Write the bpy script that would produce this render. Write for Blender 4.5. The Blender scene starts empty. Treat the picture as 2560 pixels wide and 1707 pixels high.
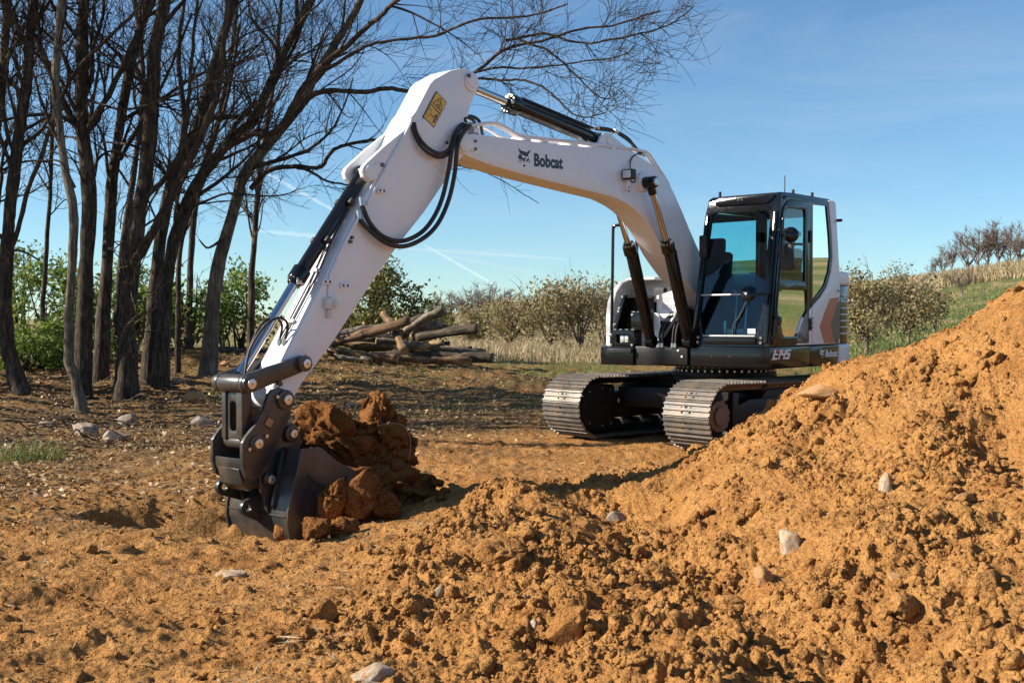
import bpy, bmesh, math, random
import numpy as np
from mathutils import Vector, Matrix
from mathutils.geometry import tessellate_polygon

random.seed(7)
rng = np.random.default_rng(7)
R = math.radians
scene = bpy.context.scene
COL = scene.collection

# ------------------------------------------------------------------ camera
EYE = 1.4                      # metres above the ground the tracks stand on
FOC = 2750.0                   # focal length in pixels of a 2560 x 1707 frame
PITCH = math.atan(42.5 / FOC)
cam_data = bpy.data.cameras.new("camera")
cam_data.sensor_width = 36.0
cam_data.lens = 36.0 * FOC / 2560.0
cam_data.clip_start = 0.1
cam_data.clip_end = 20000.0
cam_data.dof.use_dof = True
cam_data.dof.focus_distance = 9.5
cam_data.dof.aperture_fstop = 8.0
cam = bpy.data.objects.new("camera", cam_data)
COL.objects.link(cam)
cam.location = (0, 0, EYE)
cam.rotation_euler = (math.pi / 2 - PITCH, 0, 0)
scene.camera = cam

# ------------------------------------------------------------------ light
SUN_EL = R(31.0)
SUN_H = Vector((-0.995, -0.06)).normalized()      # horizontal direction towards the sun
world = bpy.data.worlds.new("World")
scene.world = world
world.use_nodes = True
wn = world.node_tree
bg = wn.nodes["Background"]
sky = wn.nodes.new("ShaderNodeTexSky")
sky.sky_type = 'NISHITA'
sky.sun_disc = False
sky.sun_elevation = SUN_EL
sky.sun_rotation = math.atan2(SUN_H.x, SUN_H.y)
sky.altitude = 900
sky.air_density = 1.0
sky.dust_density = 0.0
sky.ozone_density = 2.5
tint = wn.nodes.new("ShaderNodeMix"); tint.data_type = 'RGBA'; tint.blend_type = 'MULTIPLY'
tint.inputs[0].default_value = 1.0
tint.inputs[7].default_value = (0.80, 1.02, 1.12, 1)          # white balance of the clear autumn sky
wn.links.new(sky.outputs[0], tint.inputs[6])
wtc = wn.nodes.new("ShaderNodeTexCoord")
wmp = wn.nodes.new("ShaderNodeMapping"); wmp.inputs["Scale"].default_value = (1.2, 1.2, 7.0); wmp.inputs["Rotation"].default_value = (0.25, 0.35, 0.4)
wn.links.new(wtc.outputs["Generated"], wmp.inputs[0])
wno = wn.nodes.new("ShaderNodeTexNoise"); wno.inputs["Scale"].default_value = 2.2; wno.inputs["Detail"].default_value = 7; wno.inputs["Roughness"].default_value = 0.62; wno.inputs["Distortion"].default_value = 0.6
wn.links.new(wmp.outputs[0], wno.inputs["Vector"])
wrp = wn.nodes.new("ShaderNodeValToRGB"); wrp.color_ramp.elements[0].position = 0.46; wrp.color_ramp.elements[0].color = (0, 0, 0, 1); wrp.color_ramp.elements[1].position = 0.85; wrp.color_ramp.elements[1].color = (0.20, 0.20, 0.20, 1)
wn.links.new(wno.outputs[0], wrp.inputs[0])
cirrus = wn.nodes.new("ShaderNodeMix"); cirrus.data_type = 'RGBA'          # thin high cloud veil all over the sky
wn.links.new(wrp.outputs[0], cirrus.inputs[0]); wn.links.new(tint.outputs[2], cirrus.inputs[6]); cirrus.inputs[7].default_value = (6.2, 6.9, 7.4, 1)
wn.links.new(cirrus.outputs[2], bg.inputs[0])
bg.inputs[1].default_value = 0.066
sun_data = bpy.data.lights.new("sun", 'SUN')
sun_data.energy = 5.0
sun_data.angle = R(0.53)
sun_data.color = (1.0, 0.90, 0.76)
sun = bpy.data.objects.new("sun", sun_data)
COL.objects.link(sun)
to_sun = Vector((SUN_H.x * math.cos(SUN_EL), SUN_H.y * math.cos(SUN_EL), math.sin(SUN_EL)))
sun.rotation_euler = to_sun.to_track_quat('Z', 'Y').to_euler()
vs = scene.view_settings
vs.view_transform = 'Standard'
vs.look = 'None'
vs.gamma = 1.0
vs.use_curve_mapping = False
vs.exposure = 1.0
scene.cycles.max_bounces = 6
scene.cycles.diffuse_bounces = 3
scene.cycles.glossy_bounces = 4
scene.cycles.transparent_max_bounces = 12
scene.cycles.use_denoising = True


def at(x, y, D):
    """world point seen at photo pixel (x, y) of the 2560-wide frame, D metres ahead"""
    a = (x - 1280) / FOC
    b = (853.5 - y) / FOC
    cy = math.cos(PITCH) + b * math.sin(PITCH)
    cz = b * math.cos(PITCH) - math.sin(PITCH)
    t = D / cy
    return Vector((a * t, D, EYE + cz * t))


# ------------------------------------------------------------------ tagging
def tag(o, label=None, cat=None, group=None, kind=None):
    if label: o["label"] = label
    if cat: o["category"] = cat
    if group: o["group"] = group
    if kind: o["kind"] = kind
    return o


def empty(name, loc=(0, 0, 0), rz=0.0):
    o = bpy.data.objects.new(name, None)
    o.empty_display_size = 0.2
    COL.objects.link(o)
    o.location = loc
    o.rotation_euler = (0, 0, rz)
    return o


def link_mesh(name, me, mat=None, parent=None):
    o = bpy.data.objects.new(name, me)
    COL.objects.link(o)
    if mat is not None and len(me.materials) == 0:
        me.materials.append(mat)
    if parent is not None:
        o.parent = parent
    return o


def np_mesh(name, verts, faces, smooth=True):
    """verts (n,3), faces (m,k) all of one size -> mesh"""
    verts = np.asarray(verts, dtype=np.float32)
    faces = np.asarray(faces, dtype=np.int32)
    me = bpy.data.meshes.new(name)
    n, k = faces.shape
    me.vertices.add(len(verts))
    me.vertices.foreach_set("co", verts.ravel())
    me.loops.add(n * k)
    me.loops.foreach_set("vertex_index", faces.ravel())
    me.polygons.add(n)
    me.polygons.foreach_set("loop_start", np.arange(0, n * k, k, dtype=np.int32))
    me.polygons.foreach_set("loop_total", np.full(n, k, dtype=np.int32))
    if smooth:
        me.polygons.foreach_set("use_smooth", np.ones(n, dtype=bool))
    me.update(calc_edges=True)
    return me


# ------------------------------------------------------------------ noise (numpy)
def _hash(ix, iy, seed):
    h = (ix.astype(np.int64) * 374761393 + iy.astype(np.int64) * 668265263 + seed * 1442695041) & 0xFFFFFFFF
    h = ((h ^ (h >> 13)) * 1274126177) & 0xFFFFFFFF
    h = h ^ (h >> 16)
    return (h & 0xFFFF) / 65535.0


def perlin(x, y, seed=0):
    x = np.asarray(x, dtype=np.float64); y = np.asarray(y, dtype=np.float64)
    x0 = np.floor(x); y0 = np.floor(y)
    fx = x - x0; fy = y - y0
    ux = fx * fx * fx * (fx * (fx * 6 - 15) + 10); uy = fy * fy * fy * (fy * (fy * 6 - 15) + 10)
    def g(dx, dy):
        a = _hash(x0 + dx, y0 + dy, seed) * 2 * math.pi
        return np.cos(a) * (fx - dx) + np.sin(a) * (fy - dy)
    n0 = g(0, 0) * (1 - ux) + g(1, 0) * ux
    n1 = g(0, 1) * (1 - ux) + g(1, 1) * ux
    return (n0 * (1 - uy) + n1 * uy) * 1.5


def fbm(x, y, seed=0, octv=3):
    s = 0; a = 1; f = 1
    for i in range(octv):
        s = s + a * perlin(x * f + 17.3 * i, y * f - 9.1 * i, seed + i)
        a *= 0.5; f *= 2.03
    return s


def billow(x, y, seed=0):
    return 1 - 2 * np.abs(perlin(x, y, seed))


def sstep(a, b, x):
    t = np.clip((x - a) / (b - a), 0, 1)
    return t * t * (3 - 2 * t)


def noise3(p, seed=0):
    """smooth 3-D value noise, -1..1, for displacing lumps"""
    i0 = np.floor(p); f_ = p - i0
    u = f_ * f_ * (3 - 2 * f_)
    tot = 0
    for dx in (0, 1):
        wx_ = u[:, 0] if dx else 1 - u[:, 0]
        for dy in (0, 1):
            wy_ = u[:, 1] if dy else 1 - u[:, 1]
            for dz in (0, 1):
                wz_ = u[:, 2] if dz else 1 - u[:, 2]
                tot = tot + wx_ * wy_ * wz_ * _hash(i0[:, 0] + dx + 57 * (i0[:, 2] + dz), i0[:, 1] + dy + 131 * (i0[:, 2] + dz), seed)
    return tot * 2 - 1


# ------------------------------------------------------------------ materials
def new_mat(name):
    m = bpy.data.materials.new(name)
    m.use_nodes = True
    nt = m.node_tree
    return m, nt, nt.nodes["Principled BSDF"]


def N(nt, typ, **kw):
    n = nt.nodes.new(typ)
    for k, v in kw.items():
        if hasattr(n, k):
            setattr(n, k, v)
        else:
            n.inputs[k].default_value = v
    return n


def noise_tex(nt, scale, detail=4, rough=0.55, vec=None, dist=0.0):
    n = nt.nodes.new("ShaderNodeTexNoise")
    n.inputs["Scale"].default_value = scale
    n.inputs["Detail"].default_value = detail
    n.inputs["Roughness"].default_value = rough
    n.inputs["Distortion"].default_value = dist
    if vec is not None:
        nt.links.new(vec, n.inputs["Vector"])
    return n


def ramp(nt, fac, stops):
    r = nt.nodes.new("ShaderNodeValToRGB")
    cr = r.color_ramp
    while len(cr.elements) < len(stops):
        cr.elements.new(0.5)
    for e, (p, c) in zip(cr.elements, stops):
        e.position = p
        e.color = (c[0], c[1], c[2], 1) if hasattr(c, '__len__') else (c, c, c, 1)
    nt.links.new(fac, r.inputs[0])
    return r


def mix(nt, fac, a, b, typ='MIX'):
    m = nt.nodes.new("ShaderNodeMix")
    m.data_type = 'RGBA'
    m.blend_type = typ
    for s, v in ((m.inputs[0], fac), (m.inputs[6], a), (m.inputs[7], b)):
        if hasattr(v, 'is_linked') or hasattr(v, 'links'):
            nt.links.new(v, s)
        elif hasattr(v, '__len__'):
            s.default_value = (v[0], v[1], v[2], 1)
        else:
            s.default_value = v
    return m.outputs[2]


def bump(nt, height, strength, dist, prev=None):
    b = nt.nodes.new("ShaderNodeBump")
    b.inputs["Strength"].default_value = strength
    b.inputs["Distance"].default_value = dist
    nt.links.new(height, b.inputs["Height"])
    if prev is not None:
        nt.links.new(prev, b.inputs["Normal"])
    return b.outputs[0]


def paint(name, col, rough=0.35, metal=0.0, coat=0.0, spec=0.5, dust=0.12, dust_col=(0.30, 0.19, 0.10), orange_peel=0.0, scale=6.0):
    m, nt, p = new_mat(name)
    tc = nt.nodes.new("ShaderNodeTexCoord")
    n1 = noise_tex(nt, scale, 6, 0.65, tc.outputs["Object"])
    n2 = noise_tex(nt, scale * 7, 4, 0.6, tc.outputs["Object"])
    f = ramp(nt, n1.outputs[0], [(0.42, 0.0), (0.75, dust)])
    c = mix(nt, f.outputs[0], col, dust_col)
    nt.links.new(c, p.inputs["Base Color"])
    rr = ramp(nt, n2.outputs[0], [(0.3, max(0.02, rough - 0.03)), (0.75, min(1, rough + 0.06))])
    nt.links.new(rr.outputs[0], p.inputs["Roughness"])
    p.inputs["Metallic"].default_value = metal
    p.inputs["Specular IOR Level"].default_value = spec
    p.inputs["Coat Weight"].default_value = coat
    p.inputs["Coat Roughness"].default_value = 0.08
    if orange_peel:
        n3 = noise_tex(nt, 90, 2, 0.5, tc.outputs["Object"])
        nt.links.new(bump(nt, n3.outputs[0], orange_peel, 0.002), p.inputs["Normal"])
    return m


M = {}
M['white'] = paint("white_paint", (0.77, 0.77, 0.79), 0.38, coat=0.10, dust=0.05, orange_peel=0.03)
M['black'] = paint("black_gloss_paint", (0.006, 0.006, 0.007), 0.12, coat=0.0, spec=0.40, dust=0.01)
M['satin'] = paint("black_satin_paint", (0.009, 0.009, 0.010), 0.42, spec=0.3, dust=0.05)
M['bucket'] = paint("dark_bucket_paint", (0.024, 0.025, 0.027), 0.32, coat=0.15, spec=0.5, dust=0.25, scale=4)
M['rubber'] = paint("black_rubber", (0.016, 0.016, 0.016), 0.6, dust=0.15)
M['chrome'] = paint("chrome_rod", (0.50, 0.50, 0.52), 0.07, metal=1.0, dust=0.02)
M['pin'] = paint("machined_steel_pin", (0.62, 0.60, 0.57), 0.32, metal=0.9, dust=0.12)
M['steel'] = paint("worn_track_steel", (0.12, 0.117, 0.11), 0.5, metal=0.4, dust=0.85, dust_col=(0.30, 0.21, 0.13), scale=5)
M['rust'] = paint("rusty_sprocket_steel", (0.20, 0.13, 0.09), 0.7, metal=0.2, dust=0.4)
M['zinc'] = paint("zinc_fitting", (0.55, 0.54, 0.50), 0.3, metal=0.9, dust=0.1)
M['greypaint'] = paint("light_grey_fitting", (0.62, 0.62, 0.60), 0.4, dust=0.15)
M['orange'] = paint("orange_red_decal", (0.46, 0.095, 0.035), 0.35, coat=0.3, dust=0.05)
M['darkgrey'] = paint("dark_grey_decal", (0.045, 0.046, 0.048), 0.35, coat=0.3, dust=0.05)
M['ink'] = paint("black_lettering", (0.010, 0.011, 0.016), 0.4, dust=0.03)
M['letterwhite'] = paint("white_lettering", (0.78, 0.79, 0.80), 0.4, dust=0.03)
M['red'] = paint("red_lettering", (0.62, 0.06, 0.03), 0.4, dust=0.03)
M['yellow'] = paint("yellow_warning_film", (0.72, 0.43, 0.03), 0.4, dust=0.06)
M['seat'] = paint("charcoal_seat_fabric", (0.03, 0.032, 0.034), 0.85, dust=0.05)
M['interior'] = paint("grey_cab_trim", (0.022, 0.022, 0.023), 0.6, dust=0.08)
M['label'] = paint("white_sticker", (0.72, 0.72, 0.70), 0.5, dust=0.1)
M['green'] = paint("green_sticker", (0.05, 0.38, 0.12), 0.5, dust=0.02)


def glass_mat():
    m, nt, p = new_mat("tinted_cab_glass")
    out = nt.nodes["Material Output"]
    nt.nodes.remove(p)
    tr = nt.nodes.new("ShaderNodeBsdfTransparent")
    tr.inputs[0].default_value = (0.40, 0.68, 0.72, 1)
    gl = nt.nodes.new("ShaderNodeBsdfGlossy")
    gl.inputs["Roughness"].default_value = 0.015
    gl.inputs[0].default_value = (0.9, 0.95, 0.95, 1)
    fr = nt.nodes.new("ShaderNodeFresnel")
    fr.inputs[0].default_value = 1.5
    mul = nt.nodes.new("ShaderNodeMath"); mul.operation = 'MULTIPLY'; mul.inputs[1].default_value = 1.25
    nt.links.new(fr.outputs[0], mul.inputs[0])
    mx = nt.nodes.new("ShaderNodeMixShader")
    nt.links.new(mul.outputs[0], mx.inputs[0])
    nt.links.new(tr.outputs[0], mx.inputs[1])
    nt.links.new(gl.outputs[0], mx.inputs[2])
    nt.links.new(mx.outputs[0], out.inputs[0])
    return m


M['glass'] = glass_mat()
m, nt, p = new_mat("mirror_glass")
p.inputs["Base Color"].default_value = (0.8, 0.82, 0.84, 1); p.inputs["Metallic"].default_value = 1; p.inputs["Roughness"].default_value = 0.03
M['mirror'] = m
m, nt, p = new_mat("lamp_lens")
p.inputs["Base Color"].default_value = (0.75, 0.76, 0.74, 1); p.inputs["Metallic"].default_value = 0.6; p.inputs["Roughness"].default_value = 0.12
p.inputs["Coat Weight"].default_value = 1.0
M['lens'] = m


def soil_mat(name, zones=False, base=(0.45, 0.226, 0.071), sat=1.0):
    """bare ochre earth; with zones the attribute 'zone' lays litter, grass and dry grass over it"""
    m, nt, p = new_mat(name)
    geo = nt.nodes.new("ShaderNodeNewGeometry")
    pos = geo.outputs["Position"]
    n_big = noise_tex(nt, 0.9, 4, 0.6, pos)
    n_mid = noise_tex(nt, 7, 6, 0.65, pos, 0.3)
    n_fine = noise_tex(nt, 60, 5, 0.7, pos)
    b = base
    c1 = ramp(nt, n_mid.outputs[0], [(0.25, (b[0] * .62, b[1] * .52, b[2] * .5)), (0.5, b), (0.78, (b[0] * 1.22, b[1] * 1.34, b[2] * 1.6))])
    c2 = ramp(nt, n_big.outputs[0], [(0.35, (b[0] * .86, b[1] * .74, b[2] * .66)), (0.7, (b[0] * 1.12, b[1] * 1.16, b[2] * 1.2))])
    col = mix(nt, 0.4, c1.outputs[0], c2.outputs[0])
    fl = ramp(nt, n_fine.outputs[0], [(0.3, 0.68), (0.7, 1.16)])
    col = mix(nt, 1.0, col, fl.outputs[0], 'MULTIPLY')
    n_damp = noise_tex(nt, 1.7, 5, 0.62, pos, 0.5)
    dm = ramp(nt, n_damp.outputs[0], [(0.50, 0.0), (0.68, 0.7)])
    col = mix(nt, dm.outputs[0], col, (b[0] * .56, b[1] * .47, b[2] * .42))
    # pale stone grit
    vor = nt.nodes.new("ShaderNodeTexVoronoi"); vor.inputs["Scale"].default_value = 26
    nt.links.new(pos, vor.inputs["Vector"])
    gsel = ramp(nt, vor.outputs["Color"], [(0.955, 0.0), (0.965, 1.0)])
    gd = ramp(nt, vor.outputs["Distance"], [(0.28, 1.0), (0.36, 0.0)])
    gm = nt.nodes.new("ShaderNodeMath"); gm.operation = 'MULTIPLY'
    nt.links.new(gsel.outputs[0], gm.inputs[0]); nt.links.new(gd.outputs[0], gm.inputs[1])
    col = mix(nt, gm.outputs[0], col, (0.52, 0.42, 0.28))
    h = n_fine.outputs[0]
    bstr = 0.9
    if zones:
        at_ = nt.nodes.new("ShaderNodeAttribute"); at_.attribute_name = "zone"
        sep = nt.nodes.new("ShaderNodeSeparateColor")
        nt.links.new(at_.outputs["Color"], sep.inputs[0])
        mp = nt.nodes.new("ShaderNodeMapping"); mp.inputs["Scale"].default_value = (1, 2.2, 1)
        nt.links.new(pos, mp.inputs[0])
        nl = noise_tex(nt, 15, 6, 0.75, mp.outputs[0], 0.8)
        litter = ramp(nt, nl.outputs[0], [(0.30, (0.035, 0.022, 0.010)), (0.46, (0.15, 0.085, 0.035)), (0.58, (0.28, 0.18, 0.075)), (0.72, (0.44, 0.33, 0.18))])
        ng = noise_tex(nt, 9, 6, 0.7, pos, 0.5)
        grass = ramp(nt, ng.outputs[0], [(0.3, (0.035, 0.05, 0.012)), (0.46, (0.08, 0.115, 0.028)), (0.58, (0.17, 0.17, 0.055)), (0.7, (0.30, 0.23, 0.11))])
        nd = noise_tex(nt, 5, 6, 0.7, pos, 0.4)
        dry = ramp(nt, nd.outputs[0], [(0.3, (0.17, 0.11, 0.05)), (0.5, (0.33, 0.24, 0.12)), (0.75, (0.46, 0.37, 0.2))])
        col = mix(nt, sep.outputs[0], col, litter.outputs[0])
        col = mix(nt, sep.outputs[1], col, grass.outputs[0])
        col = mix(nt, sep.outputs[2], col, dry.outputs[0])
    nt.links.new(col, p.inputs["Base Color"])
    p.inputs["Roughness"].default_value = 0.95
    p.inputs["Specular IOR Level"].default_value = 0.15
    nb = bump(nt, n_mid.outputs[0], 0.6, 0.03)
    wv = nt.nodes.new("ShaderNodeVectorMath"); wv.operation = 'ADD'
    nw = noise_tex(nt, 45, 2, 0.5, pos)
    sw = nt.nodes.new("ShaderNodeVectorMath"); sw.operation = 'SCALE'; sw.inputs[3].default_value = 0.03
    nt.links.new(nw.outputs["Color"], sw.inputs[0]); nt.links.new(pos, wv.inputs[0]); nt.links.new(sw.outputs[0], wv.inputs[1])
    for vsc, vd in ((32, 0.030), (75, 0.013)):
        vo = nt.nodes.new("ShaderNodeTexVoronoi"); vo.inputs["Scale"].default_value = vsc
        nt.links.new(wv.outputs[0], vo.inputs["Vector"])
        inv = nt.nodes.new("ShaderNodeMath"); inv.operation = 'SUBTRACT'; inv.inputs[0].default_value = 1.0
        nt.links.new(vo.outputs["Distance"], inv.inputs[1])
        nb = bump(nt, inv.outputs[0], 0.75, vd, nb)
    nb = bump(nt, h, bstr, 0.012, nb)
    n_gr = noise_tex(nt, 190, 3, 0.6, pos)
    nb = bump(nt, n_gr.outputs[0], 0.6, 0.004, nb)
    nt.links.new(nb, p.inputs["Normal"])
    return m


M['ground'] = soil_mat("ground_earth", True)
M['soil'] = soil_mat("ochre_clods", False, (0.45, 0.226, 0.071))
M['shadowed'] = soil_mat("shadowed_red_earth", False, (0.26, 0.110, 0.032))  # earth colour darkened to paint in the shade on the slab's near face


def rock_mat(name, c0, c1, c2, stain=0.35):
    m, nt, p = new_mat(name)
    tc = nt.nodes.new("ShaderNodeTexCoord")
    n1 = noise_tex(nt, 4, 8, 0.7, tc.outputs["Object"], 0.6)
    n2 = noise_tex(nt, 2.0, 4, 0.6, tc.outputs["Object"])
    r = ramp(nt, n1.outputs[0], [(0.3, c0), (0.52, c1), (0.75, c2)])
    s = ramp(nt, n2.outputs[0], [(0.40, 0.0), (0.58, stain)])
    c = mix(nt, s.outputs[0], r.outputs[0], (0.40, 0.20, 0.07))
    nt.links.new(c, p.inputs["Base Color"])
    p.inputs["Roughness"].default_value = 0.85
    nt.links.new(bump(nt, n1.outputs[0], 0.7, 0.02), p.inputs["Normal"])
    return m


M['rock_white'] = rock_mat("pale_limestone", (0.34, 0.27, 0.18), (0.50, 0.43, 0.33), (0.66, 0.61, 0.52), 0.85)
M['rock_grey'] = rock_mat("grey_limestone", (0.14, 0.12, 0.10), (0.25, 0.23, 0.20), (0.42, 0.40, 0.36), 0.5)
M['rock_tan'] = rock_mat("tan_limestone", (0.28, 0.15, 0.06), (0.38, 0.22, 0.10), (0.48, 0.33, 0.19), 0.9)


def bark_mat(name, c0, c1, c2, sc=1.0):
    m, nt, p = new_mat(name)
    geo = nt.nodes.new("ShaderNodeNewGeometry")
    mp = nt.nodes.new("ShaderNodeMapping"); mp.inputs["Scale"].default_value = (1, 1, 0.18)
    nt.links.new(geo.outputs["Position"], mp.inputs[0])
    n1 = noise_tex(nt, 26 * sc, 6, 0.7, mp.outputs[0], 0.4)
    n2 = noise_tex(nt, 2.2, 4, 0.6, geo.outputs["Position"])
    r = ramp(nt, n1.outputs[0], [(0.32, c0), (0.5, c1), (0.72, c2)])
    s = ramp(nt, n2.outputs[0], [(0.45, 0.75), (0.65, 1.2)])
    nt.links.new(mix(nt, 1.0, r.outputs[0], s.outputs[0], 'MULTIPLY'), p.inputs["Base Color"])
    p.inputs["Roughness"].default_value = 0.9
    p.inputs["Specular IOR Level"].default_value = 0.2
    nt.links.new(bump(nt, n1.outputs[0], 1.0, 0.03), p.inputs["Normal"])
    return m


M['bark_dark'] = bark_mat("dark_furrowed_bark", (0.014, 0.011, 0.008), (0.072, 0.054, 0.038), (0.20, 0.155, 0.11))
M['bark_grey'] = bark_mat("grey_mottled_bark", (0.045, 0.036, 0.026), (0.15, 0.122, 0.088), (0.32, 0.265, 0.20))
M['twig'] = bark_mat("dark_twig_bark", (0.024, 0.017, 0.013), (0.075, 0.055, 0.040), (0.16, 0.122, 0.09))
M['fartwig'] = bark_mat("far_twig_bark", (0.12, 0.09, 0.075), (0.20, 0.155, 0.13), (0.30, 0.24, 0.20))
M['vine'] = bark_mat("dry_vine_bark", (0.05, 0.03, 0.02), (0.16, 0.11, 0.07), (0.30, 0.22, 0.15))


def log_mat(name, c0, c1, c2):
    m, nt, p = new_mat(name)
    tc = nt.nodes.new("ShaderNodeTexCoord")
    mp = nt.nodes.new("ShaderNodeMapping"); mp.inputs["Scale"].default_value = (0.5, 3, 3)
    nt.links.new(tc.outputs["Object"], mp.inputs[0])
    n1 = noise_tex(nt, 5, 7, 0.7, mp.outputs[0], 0.8)
    n2 = noise_tex(nt, 2.4, 4, 0.6, tc.outputs["Object"])
    r = ramp(nt, n1.outputs[0], [(0.3, c0), (0.5, c1), (0.72, c2)])
    s = ramp(nt, n2.outputs[0], [(0.4, 0.6), (0.62, 1.25)])
    nt.links.new(mix(nt, 1.0, r.outputs[0], s.outputs[0], 'MULTIPLY'), p.inputs["Base Color"])
    p.inputs["Roughness"].default_value = 0.9
    nt.links.new(bump(nt, n1.outputs[0], 0.9, 0.03), p.inputs["Normal"])
    return m


M['log_brown'] = log_mat("brown_log_bark", (0.04, 0.022, 0.011), (0.16, 0.09, 0.042), (0.36, 0.23, 0.115))
M['log_grey'] = log_mat("grey_weathered_log", (0.045, 0.034, 0.024), (0.16, 0.125, 0.09), (0.36, 0.30, 0.23))
M['log_dark'] = log_mat("dark_log_bark", (0.016, 0.011, 0.008), (0.062, 0.044, 0.03), (0.16, 0.12, 0.08))
M['log_end'] = log_mat("sawn_log_end", (0.18, 0.10, 0.045), (0.34, 0.21, 0.10), (0.46, 0.32, 0.17))


def leaf_mat(name, c0, c1, c2, transl=0.35):
    m, nt, p = new_mat(name)
    out = nt.nodes["Material Output"]
    geo = nt.nodes.new("ShaderNodeNewGeometry")
    n1 = noise_tex(nt, 3.5, 3, 0.6, geo.outputs["Position"])
    addn = nt.nodes.new("ShaderNodeMath"); addn.operation = 'ADD'
    rr = nt.nodes.new("ShaderNodeMath"); rr.operation = 'MULTIPLY'; rr.inputs[1].default_value = 0.5
    nt.links.new(geo.outputs["Random Per Island"], rr.inputs[0])
    nt.links.new(n1.outputs[0], addn.inputs[0]); nt.links.new(rr.outputs[0], addn.inputs[1])
    r = ramp(nt, addn.outputs[0], [(0.42, c0), (0.72, c1), (1.0, c2)])
    nt.links.new(r.outputs[0], p.inputs["Base Color"])
    p.inputs["Roughness"].default_value = 0.6
    tl = nt.nodes.new("ShaderNodeBsdfTranslucent")
    nt.links.new(r.outputs[0], tl.inputs[0])
    mx = nt.nodes.new("ShaderNodeMixShader"); mx.inputs[0].default_value = transl
    nt.links.new(p.outputs[0], mx.inputs[1]); nt.links.new(tl.outputs[0], mx.inputs[2])
    nt.links.new(mx.outputs[0], out.inputs[0])
    return m


M['leaf_green'] = leaf_mat("green_bush_leaf", (0.04, 0.08, 0.015), (0.11, 0.18, 0.03), (0.26, 0.30, 0.06), 0.5)
M['leaf_yellow'] = leaf_mat("yellow_green_leaf", (0.04, 0.055, 0.012), (0.12, 0.13, 0.03), (0.27, 0.22, 0.06))
M['leaf_olive'] = leaf_mat("olive_orchard_leaf", (0.12, 0.095, 0.04), (0.25, 0.205, 0.09), (0.42, 0.34, 0.18))
M['leaf_brown'] = leaf_mat("withered_brown_leaf", (0.12, 0.06, 0.025), (0.22, 0.12, 0.05), (0.36, 0.24, 0.12))
M['litter'] = leaf_mat("fallen_leaf", (0.07, 0.035, 0.012), (0.22, 0.125, 0.05), (0.48, 0.34, 0.17), 0.15)
M['straw'] = leaf_mat("dry_straw", (0.20, 0.14, 0.07), (0.36, 0.27, 0.15), (0.54, 0.44, 0.27), 0.2)
M['grass'] = leaf_mat("green_grass_blade", (0.05, 0.085, 0.018), (0.11, 0.16, 0.035), (0.22, 0.22, 0.07), 0.3)
M['drygrass'] = leaf_mat("dry_grass_blade", (0.22, 0.155, 0.075), (0.38, 0.29, 0.155), (0.52, 0.43, 0.26), 0.3)
# ------------------------------------------------------------------ terrain
_ctl = []
for X, Y, Z in [(-2, 4, 0), (-1.2, 3, 0), (-3.2, 3, 0), (-3.5, 6, 0), (-2, 6, -.02), (-4, 9, 0), (-2.6, 9, -.03), (-1, 9.3, -.04),
                (-1.0, 7.6, -.05), (.5, 10.4, 0), (-1, 11, 0), (2, 11.6, 0), (.6, 13, 0), (4, 13, 0), (2, 14, 0), (3, 16, 0), (6, 14, .05), (-3, 13, .02),
                (-6, 13, .05), (0, 16, .03), (-8, 10, .05), (-5, 4, 0), (-6, 16, .12), (-3.5, 18, .15), (0, 1.8, 0), (-1.5, 1.8, 0), (1.5, 1.8, .1),
                (8, 16, .15), (0, 20, .12), (4, 20, .15), (1.2, 11, 0)]:
    _ctl.append((X, Y, Z))
for x, y, D in [(310, 985, 18), (120, 1000, 17), (0, 985, 17), (500, 905, 22), (600, 880, 24), (450, 882, 23), (760, 903, 24), (900, 906, 25),
                (1050, 908, 27), (1250, 906, 30), (200, 935, 21), (30, 930, 21), (-400, 930, 21), (-300, 1000, 16),
                (500, 900, 40), (100, 900, 40), (1000, 882, 45), (1300, 872, 55), (1450, 880, 50), (1200, 848, 90), (1450, 843, 110),
                (2150, 900, 30), (2150, 858, 40), (2300, 800, 55), (2450, 735, 85), (2560, 700, 110), (2430, 692, 150), (2560, 672, 150), (2250, 715, 150),
                (1900, 865, 60), (1700, 830, 110), (1000, 830, 150), (1500, 815, 170), (2000, 740, 170), (300, 835, 150), (-400, 860, 90),
                (3000, 640, 110), (3000, 780, 45)]:
    p = at(x, y, D); _ctl.append((p.x, p.y, p.z))
# the heap of dug earth: crest, face towards the camera, back
for x, y, D in [(1240, 1232, 8.5), (1400, 1216, 8.8), (1600, 1192, 9.1), (1700, 1160, 9.4), (1825, 1108, 9.7), (1900, 1040, 9.6), (1985, 985, 9.35), (2120, 905, 9.0),
                (2300, 860, 8.6), (2474, 760, 8.35), (2560, 715, 8.2), (2800, 620, 8.0),
                (2300, 1000, 7.6), (2300, 1200, 6.2), (2300, 1450, 4.8), (2300, 1707, 3.7), (2560, 1000, 7.0), (2560, 1300, 5.2), (2560, 1707, 3.55),
                (2050, 1100, 7.9), (1950, 1250, 6.9), (1900, 1450, 5.3), (1900, 1707, 3.95), (1600, 1300, 7.7), (1550, 1450, 5.85), (1500, 1707, 4.1),
                (1200, 1400, 6.3), (1150, 1707, 4.15), (2800, 1000, 6.4), (2800, 1400, 4.4)]:
    p = at(x, y, D); _ctl.append((p.x, p.y, p.z))
for X, Y, Z in [(1.9, 10.7, 0.02), (2.9, 10.9, .05), (3.6, 11.2, .1), (4.6, 11.2, .35), (6, 11, .6), (4.2, 12.2, .02), (7, 7.5, 1.9), (6.5, 5, 1.1), (4.5, 3, .6),
                (2.5, 2.2, .25), (9, 9, 1.2)]:
    _ctl.append((X, Y, Z))
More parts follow.
